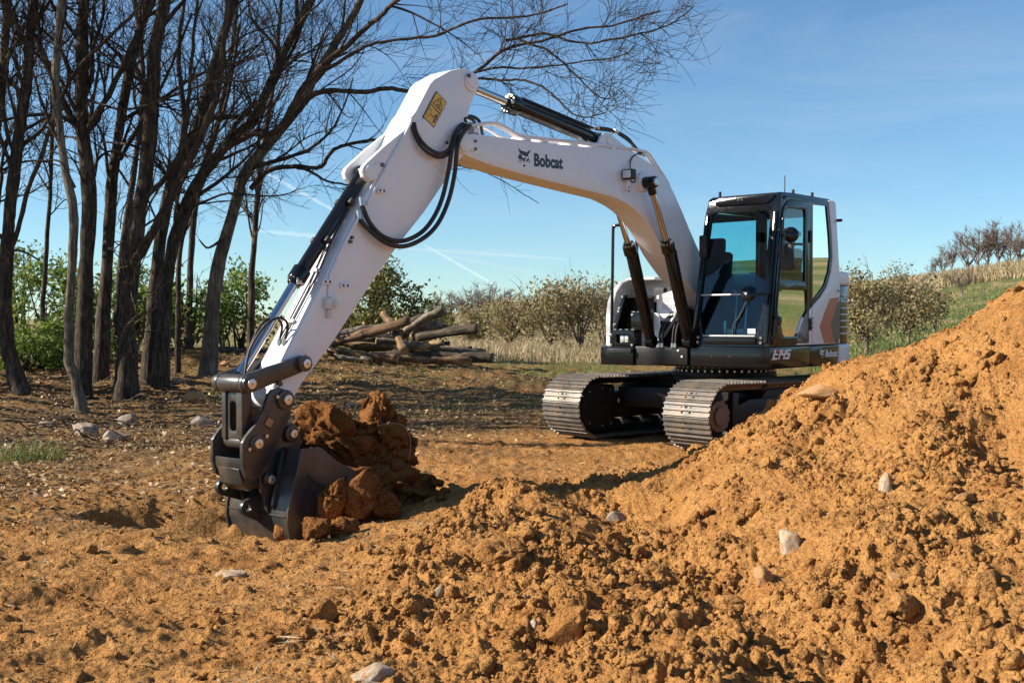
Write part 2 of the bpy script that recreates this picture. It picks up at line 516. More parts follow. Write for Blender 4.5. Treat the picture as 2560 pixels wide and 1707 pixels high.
for X, Y, Z in [(-200, 350, 2), (0, 400, 5), (120, 400, 16), (260, 300, 20), (-300, 50, 0), (-60, -5, 0), (0, -60, 0), (60, -20, 1), (200, 20, 8), (-6, -6, 0), (5, -6, .2), (12, 2, .8)]:
    _ctl.append((X, Y, Z))
_ctl = np.array(_ctl)


def _uv(X, Y):
    r = np.sqrt(X * X + Y * Y) + 1e-6
    a = np.arctan2(X, Y)
    return np.stack([np.sin(a) * 2.0, (1 - np.cos(a)) * 2.0, np.log(r) * 1.0], -1)


_cu = _uv(_ctl[:, 0], _ctl[:, 1])
_dm = np.linalg.norm(_cu[:, None] - _cu[None], axis=-1)
_A = np.ones((len(_ctl) + 1, len(_ctl) + 1)); _A[-1, -1] = 0
_A[:-1, :-1] = np.sqrt(_dm ** 2 + 0.003) + np.eye(len(_ctl)) * -0.004
_w = np.linalg.solve(_A, np.append(_ctl[:, 2], 0))


def base_height(X, Y):
    sh = X.shape
    q = _uv(X.ravel(), Y.ravel())
    out = np.empty(len(q))
    for i in range(0, len(q), 60000):
        d = np.sqrt(((q[i:i + 60000, None] - _cu[None]) ** 2).sum(-1) + 0.003)
        out[i:i + 60000] = d @ _w[:-1] + _w[-1]
    return out.reshape(sh)


def heap_mask(X, Y):
    edge = np.interp(Y, [1, 3, 4.3, 6, 7.4, 8.4, 9.0, 9.5, 10.0, 10.6, 11.2, 12.0, 13], [-1.2, -1.05, -.95, -.85, -.7, -.45, 0.0, 1.0, 1.9, 2.6, 3.4, 5, 8])
    return sstep(-.35, .45, X - edge)


def seg_feature(X, Y, pts, width, amp):
    """ridge or furrow along a polyline"""
    best = np.full(X.shape, 1e9)
    for (x0, y0), (x1, y1) in zip(pts, pts[1:]):
        dx, dy = x1 - x0, y1 - y0
        t = np.clip(((X - x0) * dx + (Y - y0) * dy) / (dx * dx + dy * dy), 0, 1)
        d = (X - x0 - t * dx) ** 2 + (Y - y0 - t * dy) ** 2
        best = np.minimum(best, d)
    return amp * np.exp(-best / (2 * width * width))


def crumbly(X, Y):
    """1 where the heap is rubbly, 0 where fine earth has slid smooth"""
    smooth_side = sstep(2.2, 3.6, X - .25 * (Y - 6)) * .85
    return np.clip(sstep(-.40, .30, fbm(X * 1.1, Y * 1.1, 97, 3)) - smooth_side, 0, 1)


def height(X, Y):
    X = np.asarray(X, dtype=np.float64); Y = np.asarray(Y, dtype=np.float64)
    h = base_height(X, Y)
    r = np.sqrt(X * X + Y * Y)
    m = heap_mask(X, Y)
    wx = X + 0.12 * perlin(X * 2, Y * 2, 91); wy = Y + 0.12 * perlin(X * 2 + 7, Y * 2, 92)
    # spurs and gullies on the heap
    h = h + seg_feature(wx, wy, [(-.05, 8.4), (.22, 7.0), (.42, 5.7), (.52, 4.6), (.75, 3.4)], .28, .08)
    h = h + seg_feature(wx, wy, [(.55, 8.3), (.85, 7.0), (.95, 5.7), (1.0, 4.7), (1.3, 3.6)], .24, -.10)
    h = h + seg_feature(wx, wy, [(1.5, 7.6), (1.75, 6.2), (1.8, 5.0), (2.0, 4.0)], .28, .07)
    h = h + seg_feature(wx, wy, [(3.1, 7.3), (2.9, 6.5), (2.75, 5.9)], .14, -.10)
    h = h + seg_feature(wx, wy, [(2.75, 7.0), (2.55, 6.0)], .2, .07)
    # trench the bucket digs, furrow on the left
    h = h + seg_feature(wx, wy, [(-2.75, 8.25), (-2.3, 8.25), (-1.78, 7.9)], .24, -.46) * (1 + .35 * perlin(X * 5, Y * 5, 86))
    h = h + seg_feature(wx, wy, [(-2.9, 7.35), (-2.4, 7.2)], .16, .04)
    h = h + seg_feature(wx, wy, [(-3.2, 5.55), (-2.65, 5.65), (-2.15, 5.85)], .14, -.13)
    h = h + seg_feature(wx, wy, [(-3.3, 5.2), (-2.6, 5.25)], .15, .05)
    h = h + seg_feature(wx, wy, [(-2.6, 3.9), (-2.2, 4.5), (-1.9, 4.9)], .2, .07)
    # roughness
    near = 1 - sstep(25, 60, r)
    hp = m > .001
    cr_ = np.zeros(X.shape)
    if np.any(hp): cr_[hp] = crumbly(X[hp], Y[hp])
    h = h + m * (.085 * perlin(X * 1.3, Y * 1.3, 1) + .04 * (billow(X * 3.1, Y * 3.1, 2) - .4) + .022 * (billow(X * 7.3, Y * 7.3, 3) - .4) * (.4 + .6 * cr_)
                 + .016 * (billow(X * 16, Y * 16, 4) - .4) + .008 * perlin(X * 33, Y * 33, 5))
    close = r < 13
    if np.any(close):
        xs, ys, ms = X[close], Y[close], m[close]
        wxs = xs + .05 * perlin(xs * 6, ys * 6, 95) + .018 * perlin(xs * 19, ys * 19, 93); wys = ys + .05 * perlin(xs * 6 + 5, ys * 6, 96) + .018 * perlin(xs * 19 + 3, ys * 19, 94)
        patch = cr_[close]
        c = ms * (crumbs(wxs, wys, .34, 191, .30) * (.05 + .24 * patch) + crumbs(wxs, wys, .16, 201, .40) * (.06 + .38 * patch) + crumbs(wxs, wys, .075, 211, .6) * (.12 + .6 * patch) + crumbs(wxs, wys, .038, 221, .8) * (.1 + .6 * patch)
                  + (.025 * (1 - np.abs(perlin(xs * 4.3, ys * 4.3, 98)) * 2.2)) * patch + .018 * (1 - np.abs(perlin(xs * 9.1, ys * 9.1, 99)) * 2.2) * patch)
        c = c + (1 - ms) * (crumbs(wxs, wys, .22, 229, .14, .1, .5) * .35 + crumbs(wxs, wys, .12, 231, .16, .1, .45) * .55 + crumbs(wxs, wys, .05, 241, .45, .1, .45) * .7 + .012 * (1 - np.abs(perlin(xs * 6, ys * 9, 88)) * 2.5))
        h = h.copy(); h[close] += c
    h = h + (1 - m) * near * (.035 * perlin(X * .55, Y * .55, 11) + .022 * perlin(X * 1.6, Y * 2.2, 12) + .016 * billow(X * 3.7, Y * 4.6, 13)
                              + .009 * perlin(X * 11, Y * 13, 14) + .0045 * perlin(X * 29, Y * 29, 15) - .008)
    bank = sstep(16, 21, r) * (1 - sstep(26, 32, r))
    h = h + bank * (.10 * perlin(X * .9, Y * .9, 21) + .05 * billow(X * 2.5, Y * 2.5, 22))
    h = h + sstep(40, 90, r) * 0.5 * perlin(X * .05, Y * .05, 23)
    return h


def crumbs(X, Y, cell, seed, prob, rmin=.2, rmax=.55):
    """half-buried round lumps, at most one to a cell"""
    gx = np.floor(X / cell); gy = np.floor(Y / cell)
    out = np.zeros(X.shape)
    for dx in (-1, 0, 1):
        for dy in (-1, 0, 1):
            cx_, cy_ = gx + dx, gy + dy
            qx = (cx_ + _hash(cx_, cy_, seed)) * cell; qy = (cy_ + _hash(cx_, cy_, seed + 1)) * cell
            rr = cell * (rmin + (rmax - rmin) * _hash(cx_, cy_, seed + 2) ** 2)
            on = _hash(cx_, cy_, seed + 3) < prob
            d2 = (X - qx) ** 2 + (Y - qy) ** 2
            hh = np.where(on, np.sqrt(np.maximum(rr * rr - d2, 0)), 0)
            out = np.maximum(out, hh)
    return out


def H1(x, y):
    return float(height(np.array([x]), np.array([y]))[0])


def build_ground():
    cols = np.concatenate([np.linspace(-math.pi, -R(30), 46)[:-1], np.linspace(-R(30), R(30), 560), np.linspace(R(30), math.pi, 46)[1:-1]])
    ln = [math.log(1.2)]
    while ln[-1] < math.log(800):
        r = math.exp(ln[-1])
        ln.append(ln[-1] + (0.012 if r < 2.6 else 0.0030 if r < 11 else 0.0065 if r < 30 else 0.02 if r < 90 else 0.08))
    rr = np.exp(np.array(ln))
    A, Rr = np.meshgrid(cols, rr)
    X = np.sin(A) * Rr; Y = np.cos(A) * Rr
    Z = height(X, Y)
    nr, nc = X.shape
    V = np.stack([X, Y, Z], -1).reshape(-1, 3)
    i = np.arange(nr - 1)[:, None] * nc
    j = np.arange(nc)[None]
    j2 = (j + 1) % nc
    Fq = np.stack([i + j, i + j2, i + nc + j2, i + nc + j], -1).reshape(-1, 4)[:, ::-1]
    # centre cap under the camera
    c = len(V)
    V = np.vstack([V, [[0, 0, 0]]])
    me = np_mesh("ground", V, Fq)
    # zones
    x, y = V[:, 0], V[:, 1]
    r = np.sqrt(x * x + y * y) + 1e-6
    u = x / np.maximum(y, .1)
    n1 = fbm(x * .35, y * .35, 41, 4); n2 = fbm(x * 1.7, y * 1.7, 45, 3)
    lim = np.interp(u, [-.6, -.3, -.1, .05, .2, .6], [6.0, 7.0, 9.5, 13.5, 15.5, 16])
    fade = np.interp(u, [-.6, -.3, -.1, .05, .2, .6], [5.5, 5.5, 5.5, 5, 3, 2])
    litter = np.clip((r - lim + 1.5 * n1 + 0.9 * n2) / fade, 0, 1) * (1 - heap_mask(x, y) * (r < 14))
    litter = np.clip(litter * (0.85 + .35 * n2), 0, 1)
    grass = sstep(.15, .75, n1 * .6 + n2 * .3 + np.clip((r - 19) / 16, -1, 1.0) * .75) * (r > 14) * .8
    grass = np.where(u < -.12, grass * .35, grass)
    far = sstep(30, 36, r + n2 * 1.5)
    hill = sstep(.22, .30, u) * sstep(24, 30, r)
    band = .5 + .5 * np.sin(y * .55 + x * .25 + 1.3 * n1)
    dryf = far * (1 - hill) * np.clip(.55 + .5 * n1, .1, .9) + hill * sstep(.60, .9, band + .25 * n2) * .8
    dryf = np.clip(dryf, 0, 1)
    grass = np.maximum(grass, np.maximum(hill, far * .85))
    colr = np.stack([litter, grass, dryf, np.ones_like(r)], -1).astype(np.float32)
    ca = me.color_attributes.new("zone", 'FLOAT_COLOR', 'POINT')
    ca.data.foreach_set("color", colr.ravel())
    o = link_mesh("ground", me, M['ground'])
    tag(o, "ochre bare earth rising into leaf litter and grass", None, None, 'structure')
    return o


build_ground()


# ------------------------------------------------------------------ mesh helpers for built things
def fin(name, bm, mat, parent=None, bevel=0.0, seg=2, smooth=35, ang=30):
    bmesh.ops.remove_doubles(bm, verts=bm.verts, dist=1e-5)
    bmesh.ops.recalc_face_normals(bm, faces=bm.faces)
    if bevel > 0:
        es = [e for e in bm.edges if len(e.link_faces) == 2 and e.calc_face_angle(0) > R(ang)]
        bmesh.ops.bevel(bm, geom=es, offset=bevel, offset_type='OFFSET', segments=seg, profile=0.6, affect='EDGES', clamp_overlap=True)
    me = bpy.data.meshes.new(name)
    bm.to_mesh(me); bm.free()
    for p in me.polygons: p.use_smooth = True
    me.set_sharp_from_angle(angle=R(smooth))
    return link_mesh(name, me, mat, parent)


def add_box(bm, c, s, rot=None):
    mat = Matrix.Translation(c)
    if rot is not None: mat = mat @ rot
    mat = mat @ Matrix.Diagonal((s[0], s[1], s[2], 1))
    bmesh.ops.create_cube(bm, size=1, matrix=mat)


def add_bar(bm, a, b, w, h):
    """box from point a to b, section w x h"""
    a = Vector(a); b = Vector(b); d = b - a
    q = d.to_track_quat('X', 'Z').to_matrix().to_4x4()
    add_box(bm, (a + b) / 2, (d.length, w, h), q)


def add_prism(bm, pts, f0, f1):
    """closed outline pts (2-D) swept between two maps f0, f1: (u,v)->3D"""
    v0 = [bm.verts.new(f0(*p)) for p in pts]
    v1 = [bm.verts.new(f1(*p)) for p in pts]
    bm.faces.new(v0); bm.faces.new(v1[::-1])
    n = len(pts)
    for i in range(n):
        bm.faces.new((v0[i], v1[i], v1[(i + 1) % n], v0[(i + 1) % n]))


def prism_y(bm, pts, y0, y1):
    add_prism(bm, pts, lambda a, b: (a, y0, b), lambda a, b: (a, y1, b))


def prism_z(bm, pts, z0, z1):
    add_prism(bm, pts, lambda a, b: (a, b, z0), lambda a, b: (a, b, z1))


def prism_x(bm, pts, x0, x1):
    add_prism(bm, pts, lambda a, b: (x0, a, b), lambda a, b: (x1, a, b))


def holed(bm, outer, holes, f0, f1):
    loops = [list(outer)] + [list(h) for h in holes]
    flat = [p for l in loops for p in l]
    tris = tessellate_polygon([[Vector((p[0], p[1], 0)) for p in l] for l in loops])
    v0 = [bm.verts.new(f0(*p)) for p in flat]
    v1 = [bm.verts.new(f1(*p)) for p in flat]
    for t in tris:
        try:
            bm.faces.new([v0[i] for i in t]); bm.faces.new([v1[i] for i in t][::-1])
        except ValueError:
            pass
    k = 0
    for l in loops:
        n = len(l)
        for i in range(n):
            a, b = k + i, k + (i + 1) % n
            bm.faces.new((v0[a], v0[b], v1[b], v1[a]))
        k += n


def rounded(pts, r, seg=4):
    """fillet the corners of a 2-D outline; r a number or a list"""
    out = []
    n = len(pts)
    for i in range(n):
        p = Vector(pts[i]); a = Vector(pts[i - 1]); b = Vector(pts[(i + 1) % n])
        rad = r[i] if hasattr(r, '__len__') else r
        da = (a - p); db = (b - p)
        la, lb = da.length, db.length
        if rad <= 0 or la < 1e-6 or lb < 1e-6:
            out.append(tuple(p)); continue
        t = min(rad, la * .48, lb * .48)
        p0 = p + da / la * t; p1 = p + db / lb * t
        for k in range(seg + 1):
            s = k / seg
            q = p0 * (1 - s) ** 2 + p * 2 * s * (1 - s) + p1 * s * s
            out.append((q.x, q.y))
    return out


def add_cyl(bm, a, b, r, seg=20, r2=None):
    a = Vector(a); b = Vector(b); d = b - a
    q = d.to_track_quat('Z', 'Y').to_matrix().to_4x4()
    bmesh.ops.create_cone(bm, cap_ends=True, cap_tris=False, segments=seg, radius1=r, radius2=r if r2 is None else r2, depth=d.length,
                          matrix=Matrix.Translation((a + b) / 2) @ q)


def spline(pts, n=8):
    """Catmull-Rom through pts"""
    P = [Vector(p) for p in pts]
    P = [P[0] * 2 - P[1]] + P + [P[-1] * 2 - P[-2]]
    out = []
    for i in range(1, len(P) - 2):
        for k in range(n):
            t = k / n
            out.append(0.5 * ((2 * P[i]) + (-P[i - 1] + P[i + 1]) * t + (2 * P[i - 1] - 5 * P[i] + 4 * P[i + 1] - P[i + 2]) * t * t
                              + (-P[i - 1] + 3 * P[i] - 3 * P[i + 1] + P[i + 2]) * t ** 3))
    out.append(P[-2])
    return out


def add_tube(bm, pts, r, seg=10, corr=0.0):
    pts = [Vector(p) for p in pts]
    rings = []
    up = Vector((0.13, 0.21, 1)).normalized()
    for i, p in enumerate(pts):
        t = (pts[min(i + 1, len(pts) - 1)] - pts[max(i - 1, 0)])
        if t.length < 1e-9: t = Vector((0, 0, 1))
        t.normalize()
        n = (up - t * up.dot(t))
        if n.length < 1e-3: n = t.orthogonal()
        n.normalize(); up = n
        b = t.cross(n)
        rad = (r[i] if hasattr(r, '__len__') else r) * (1 + (corr if i % 2 else -corr))
        rings.append([bm.verts.new(p + (n * math.cos(2 * math.pi * k / seg) + b * math.sin(2 * math.pi * k / seg)) * rad) for k in range(seg)])
    for a, b in zip(rings, rings[1:]):
        for k in range(seg):
            bm.faces.new((a[k], a[(k + 1) % seg], b[(k + 1) % seg], b[k]))
    bm.faces.new(rings[0][::-1]); bm.faces.new(rings[-1])


def tube_obj(name, pts, r, mat, parent, smooth=True, seg=10, corr=0.0, n=8):
    bm = bmesh.new()
    add_tube(bm, spline(pts, n) if smooth else pts, r, seg, corr)
    return fin(name, bm, mat, parent, smooth=60)


def cyl_obj(name, a, b, r, mat, parent, seg=24, bevel=0.0, r2=None):
    bm = bmesh.new(); add_cyl(bm, a, b, r, seg, r2)
    return fin(name, bm, mat, parent, bevel=bevel)


def prism_obj(name, pts, y0, y1, mat, parent, bevel=0.006):
    bm = bmesh.new(); prism_y(bm, pts, y0, y1)
    return fin(name, bm, mat, parent, bevel=bevel)


def box_obj(name, c, s, mat, parent, bevel=0.006, rot=None):
    bm = bmesh.new(); add_box(bm, c, s, rot)
    return fin(name, bm, mat, parent, bevel=bevel)

# printed marks: origin, step right and step down in metres on their plates
AFF5 = [[4.3256567, 3.1036747], [-0.0003721, 4.29e-05], [-2e-07, -0.0002311]]
AFF7A = [[1.5154992, 1.1931864], [-0.0009564, -2e-05], [-3.6e-06, -0.0004352]]
AFF7B = [[1.6970426, 1.2035083], [-0.0011102, -2.18e-05], [-4.9e-06, -0.0004689]]
AFF6 = [[5.5820503, 3.4937842], [-0.0004472, 6.67e-05], [5e-07, -0.0003104]]
# ------------------------------------------------------------------ excavator
# machine frame: x forward, y to the operator's left, z up, origin on the ground under the slew ring
ROOT = empty("excavator", (2.66, 13.8, 0.0), R(230))
tag(ROOT, "white and black tracked excavator with its bucket dug into the earth", "excavator")


def decal(name, polys, o, a, b, y, mat, parent, thick=0.0015):
    """flat printed shapes: zoom units -> (x, z) on a side plate at y"""
    bm = bmesh.new()
    for poly in polys:
        pts = [(o[0] + a[0] * u + b[0] * v, o[1] + a[1] * u + b[1] * v) for u, v in poly]
        prism_y(bm, pts, y, y + thick)
    return fin(name, bm, mat, parent)


def text_decal(name, body, p00, p10, p01, y, mat, parent, weight=0.02):
    """lettering whose box runs p00 (baseline left), p10 (baseline right), p01 (cap line left) on plane y"""
    cu = bpy.data.curves.new(name, 'FONT')
    cu.body = body; cu.size = 1.0; cu.offset = weight; cu.fill_mode = 'FRONT'; cu.resolution_u = 4
    cu.space_character = 1.02
    tmp = bpy.data.objects.new(name, cu); COL.objects.link(tmp)
    dg = bpy.context.evaluated_depsgraph_get()
    me = bpy.data.meshes.new_from_object(tmp.evaluated_get(dg))
    bpy.data.objects.remove(tmp)
    co = np.array([v.co[:] for v in me.vertices])
    lo = co.min(0); hi = co.max(0)
    u = (co[:, 0] - lo[0]) / (hi[0] - lo[0]); v = (co[:, 1] - lo[1]) / (hi[1] - lo[1])
    xz = np.array(p00)[None] + u[:, None] * (np.array(p10) - np.array(p00))[None] + v[:, None] * (np.array(p01) - np.array(p00))[None]
    out = np.stack([xz[:, 0], np.full(len(u), y), xz[:, 1]], -1)
    me.vertices.foreach_set("co", out.astype(np.float32).ravel()); me.update()
    me.materials.clear()
    return link_mesh(name, me, mat, parent)


CAT = [[(255, 120), (300, 220), (400, 300), (450, 310), (530, 330), (600, 370), (640, 340), (710, 290), (775, 245), (740, 340), (690, 440), (665, 460), (672, 510), (640, 535), (560, 525), (480, 490), (390, 440), (330, 380), (290, 290)],
       [(335, 410), (400, 480), (430, 570), (480, 610), (530, 590), (556, 532), (572, 600), (555, 650), (530, 655), (520, 690), (545, 715), (500, 740), (450, 710), (425, 660), (400, 650), (320, 655), (260, 590), (255, 560)],
       [(680, 545), (692, 620), (708, 690), (680, 690), (660, 730), (625, 745), (585, 715), (600, 655), (640, 640), (668, 610)],
       [(490, 850), (515, 875), (550, 878), (555, 950), (510, 960), (465, 940), (470, 880)],
       [(250, 735), (300, 690), (390, 668), (392, 682), (310, 705)], [(285, 785), (330, 730), (408, 698), (412, 712), (340, 742)], [(345, 830), (372, 775), (428, 738), (434, 750), (384, 782)],
       [(702, 700), (735, 712), (772, 745), (765, 752), (730, 726)], [(692, 730), (720, 752), (740, 790), (730, 794), (710, 764)], [(670, 756), (690, 775), (702, 802), (692, 804), (680, 782)],
       [(506, 758), (522, 758), (520, 802), (508, 802)], [(590, 758), (606, 758), (600, 802), (586, 802)]]

# ---- undercarriage, turned 10 degrees against the house
UC = R(-10)
bm = bmesh.new()
add_cyl(bm, (0, 0, .50), (0, 0, .76), .62, 40)
for sx in (-1, 1):
    for sy in (-1, 1):
        pts = [(.25 * sx, .15 * sy), (.55 * sx, .05 * sy), (.95 * sx, .92 * sy), (.45 * sx, .92 * sy)]
        prism_z(bm, pts if sx * sy > 0 else pts[::-1], .36, .62)
add_box(bm, (0, 0, .5), (1.0, 1.6, .2))
car = fin("undercarriage_frame", bm, M['satin'], ROOT, bevel=.012)
car.rotation_euler.z = UC

WX, WZ, WR = 1.5, .40, .355          # wheel centres, height, radius to the shoe plates


def track_point(s):
    """arc length -> (x, z, outward angle) along the chain, counted from the top rear"""
    L = 2 * WX; Cc = math.pi * WR
    s %= 2 * (L + Cc)
    if s < L: return (-WX + s, WZ + WR - .012 * math.sin(math.pi * s / L), math.pi / 2)
    s -= L
    if s < Cc:
        a = math.pi / 2 - s / WR
        return (WX + WR * math.cos(a), WZ + WR * math.sin(a), a)
    s -= Cc
    if s < L: return (WX - s, WZ - WR, -math.pi / 2)
    s -= L
    a = -math.pi / 2 - s / WR
    return (-WX + WR * math.cos(a), WZ + WR * math.sin(a), a)


def shoe_mesh():
    bm = bmesh.new()
    W = .325
    def rect(cx, cy, w, h): return [(cx - w / 2, cy - h / 2), (cx + w / 2, cy - h / 2), (cx + w / 2, cy + h / 2), (cx - w / 2, cy + h / 2)]
    outer = [(-.083, -W), (.083, -W), (.083, W), (-.083, W)]
    holes = [rect(-.030, -.01, .020, .045), rect(-.030, -.075, .016, .018), rect(-.030, .055, .016, .018),
             rect(.028, -.06, .022, .026), rect(.028, .05, .022, .026)]
    holed(bm, outer, holes, lambda a, b: (a, b, -.006), lambda a, b: (a, b, .006))
    for gx, gh in ((-.060, .026), (0, .026), (.060, .026)):
        prism_x(bm, [(-W, .004), (W, .004), (W, gh), (-W, gh)], gx - .008, gx + .008)
    me = bpy.data.meshes.new("track_shoe")
    bmesh.ops.recalc_face_normals(bm, faces=bm.faces)
    bm.to_mesh(me); bm.free()
    me.materials.append(M['steel'])
    return me


SHOE = shoe_mesh()
for side in (1, -1):
    yc = .995 * side
    # the frame is the part, shoes, sprocket and rollers its pieces
    bm = bmesh.new()
    prism_y(bm, [(-1.35, .24), (1.15, .24), (1.25, .34), (1.25, .48), (.95, .56), (-.9, .60), (-1.35, .50)], yc - .15, yc + .15)
    prism_y(bm, [(-.75, .52), (.75, .52), (.6, .66), (-.6, .66)], yc - .17, yc + .12)
    fr = fin("track_frame", bm, M['satin'], ROOT, bevel=.012)
    fr.rotation_euler.z = UC
    tag(fr, "black track frame on the side nearer the earth heap" if side > 0 else "black track frame on the side nearer the trees")
    # chain
    bm = bmesh.new()
    def race(r, n=14):
        o = []
        for k in range(n + 1):
            a = math.pi / 2 - math.pi * k / n; o.append((WX + r * math.cos(a), WZ + r * math.sin(a)))
        for k in range(n + 1):
            a = -math.pi / 2 - math.pi * k / n; o.append((-WX + r * math.cos(a), WZ + r * math.sin(a)))
        return o
    holed(bm, race(.345), [race(.265)], lambda a, b: (a, yc - .085, b), lambda a, b: (a, yc + .085, b))
    fin("link_chain", bm, M['rust'] if side > 0 else M['satin'], fr)
    # drive end
    bm = bmesh.new()
    teeth = []
    for k in range(44):
        a = 2 * math.pi * k / 44; r = .305 if k % 4 in (0, 1) else .262
        teeth.append((WX + r * math.cos(a), WZ + r * math.sin(a)))
    prism_y(bm, teeth, yc - .03, yc + .03)
    fin("sprocket", bm, M['satin'], fr, bevel=.004)
    if side > 0:
        bm = bmesh.new()
        notch = []
        for k in range(72):
            a = 2 * math.pi * k / 72; r = .152 if k % 6 in (0,) else .172
            notch.append((WX + r * math.cos(a), WZ + r * math.sin(a)))
        prism_y(bm, notch, yc + .05, yc + .17)
        fin("sprocket_hub", bm, M['rust'], fr, bevel=.004)
        cyl_obj("hub_cover", (WX, yc + .168, WZ), (WX, yc + .20, WZ), .105, M['rust'], fr, 32, .006)
        box_obj("hub_guard", (WX - .24, yc + .16, WZ + .02), (.10, .07, .46), M['satin'], fr, .012)
    else:
        bm = bmesh.new()
        prism_y(bm, rounded([(WX - .34, .12), (WX + .12, .10), (WX + .22, .3), (WX + .20, .56), (WX + .05, .68), (WX - .34, .66)], .06), yc + .14, yc + .22)
        fin("motor_cover", bm, M['satin'], fr, bevel=.008)
        for bx, bz in ((.10, .20), (.10, .58), (-.12, .62), (-.12, .16), (-.27, .60), (-.27, .18)):
            cyl_obj("cover_bolt", (WX + bx, yc + .215, bz), (WX + bx, yc + .235, bz), .013, M['zinc'], fr, 10)
        box_obj("frame_sticker", (WX - .48, yc + .153, .45), (.03, .004, .05), M['label'], fr, 0)
    cyl_obj("idler", (-WX, yc - .09, WZ), (-WX, yc + .09, WZ), .27, M['satin'], fr, 36, .01)
    for k in range(7):
        rx = -1.15 + k * .36
        bm = bmesh.new()
        add_cyl(bm, (rx, yc - .12, .15), (rx, yc + .12, .15), .075, 18)
        add_cyl(bm, (rx, yc - .16, .15), (rx, yc + .16, .15), .045, 14)
        fin("bottom_roller", bm, M['satin'], fr, bevel=.004)
    for rx in (-.6, .6):
        cyl_obj("carrier_roller", (rx, yc - .1, .66), (rx, yc + .1, .66), .055, M['satin'], fr, 16, .004)
    per = 2 * (2 * WX + math.pi * WR)
    for k in range(48):
        x, z, a = track_point(per * (k + .3 * (side > 0)) / 48)
        o = bpy.data.objects.new("track_shoe", SHOE); COL.objects.link(o)
        o.parent = fr
        o.location = (x, yc, z)
        o.rotation_euler = (0, math.pi / 2 - a, 0)

# ---- slew ring
bm = bmesh.new()
add_cyl(bm, (0, 0, .755), (0, 0, .82), .645, 64)
add_cyl(bm, (0, 0, .82), (0, 0, .93), .60, 64)
ring = fin("slew_ring", bm, M['satin'], ROOT, bevel=.006)
bm = bmesh.new()
for k in range(44):
    a = 2 * math.pi * k / 44
    for r, z in ((.625, .835), (.605, .885)):
        add_cyl(bm, (r * math.cos(a), r * math.sin(a), z - .012), (r * math.cos(a), r * math.sin(a), z + .012), .014, 6)
tag(fin("ring_bolts", bm, M['zinc'], ring), kind='stuff')
tube_obj("grease_line", [(.62, .18, .90), (.66, .3, .905), (.67, .55, .905), (.6, .8, .90)], .009, M['zinc'], ring)

# ---- house
deck = [(1.23, 1.24), (1.23, .26), (1.02, .22), (1.02, -.62), (.98, -1.10), (.90, -1.20), (-.6, -1.24), (-.93, -1.2), (-1.4, -1.02), (-1.9, -.78), (-2.08, -.44), (-2.12, 0),
        (-2.08, .44), (-1.9, .78), (-1.4, 1.02), (-.93, 1.2), (-.6, 1.235)]
bm = bmesh.new(); prism_z(bm, deck, .905, 1.135)
DECK = fin("upper_frame", bm, M['satin'], ROOT, bevel=.015)
box_obj("front_skirt", (1.245, .757, 1.035), (.05, .985, .225), M['black'], DECK, .012)
for hx in (.55, .78): cyl_obj("skirt_hole", (1.268, hx, 1.04), (1.2725, hx, 1.04), .008, M['rubber'], DECK, 10)
prism_obj("side_skirt", [(1.262, .925), (1.262, 1.148), (.262, 1.148), (.262, .912)], 1.238, 1.268, M['black'], DECK, .008)
prism_obj("side_skirt", [(.254, .912), (.254, 1.148), (-.555, 1.148), (-.50, .908)], 1.238, 1.268, M['black'], DECK, .008)
bm = bmesh.new()
prism_z(bm, rounded([(1.05, -1.06), (1.05, -.66), (.9, -.66), (.9, -1.24), (.98, -1.2)], [.05, .01, .0, .0, .06]), .90, 1.125)
fin("corner_bumper", bm, M['black'], DECK, bevel=.02)
bm = bmesh.new()
add_box(bm, (1.055, -.85, 1.075), (.06, .36, .05))
for k in range(12): add_box(bm, (1.09, -1.01 + k * .029, 1.055), (.012, .016, .012))
fin("step_tread", bm, M['satin'], DECK, bevel=.003)

tail = [(-.62, 1.235), (-.93, 1.225), (-1.4, 1.03), (-1.9, .79), (-2.1, .45), (-2.15, 0), (-2.1, -.45), (-1.9, -.79), (-1.4, -1.03), (-.93, -1.225), (-.62, -1.235)]
bm = bmesh.new()
prism_z(bm, [(-.575, 1.262), (-.885, 1.25)] + [(x * 1.005, y * 1.005) for x, y in tail[2:-1]] + [(-.62, -1.25)], .908, 1.16)
CW = fin("counterweight", bm, M['white'], ROOT, bevel=.045, seg=4)
bm = bmesh.new()
prism_z(bm, [(-1.30, 1.06), (-1.9, .79), (-2.1, .45), (-2.15, 0), (-2.1, -.45), (-1.9, -.79), (-1.30, -1.06)], 1.162, 1.83)
fin("counterweight_body", bm, M['white'], CW, bevel=.05, seg=4)
bm = bmesh.new()
prism_z(bm, [(x, y * .985) for x, y in tail], 1.162, 1.876)
BAY = fin("engine_bay", bm, M['black'], ROOT, bevel=.01)
for k in range(7):
    bm = bmesh.new()
    z = 1.29 + k * .078
    add_bar(bm, (-.665, 1.238, z), (-.915, 1.226, z), .022, .020)
    fin("grille_slat", bm, M['greypaint'], BAY, bevel=.003)
bm = bmesh.new()
prism_z(bm, [(-.50, 1.235)] + tail[1:-1] + [(-.50, -1.235)], 1.88, 2.055)
HOOD = fin("engine_hood", bm, M['white'], ROOT, bevel=.05, seg=4)
box_obj("hood_vent", (-1.1, 0, 2.06), (.8, 1.2, .03), M['satin'], HOOD, .008)
cyl_obj("exhaust_stack", (-.95, -.55, 2.05), (-.95, -.55, 2.34), .05, M['satin'], HOOD, 20, .004)
box_obj("beacon_bracket", (-.61, 1.19, 2.12), (.03, .03, .16), M['satin'], HOOD, .004)

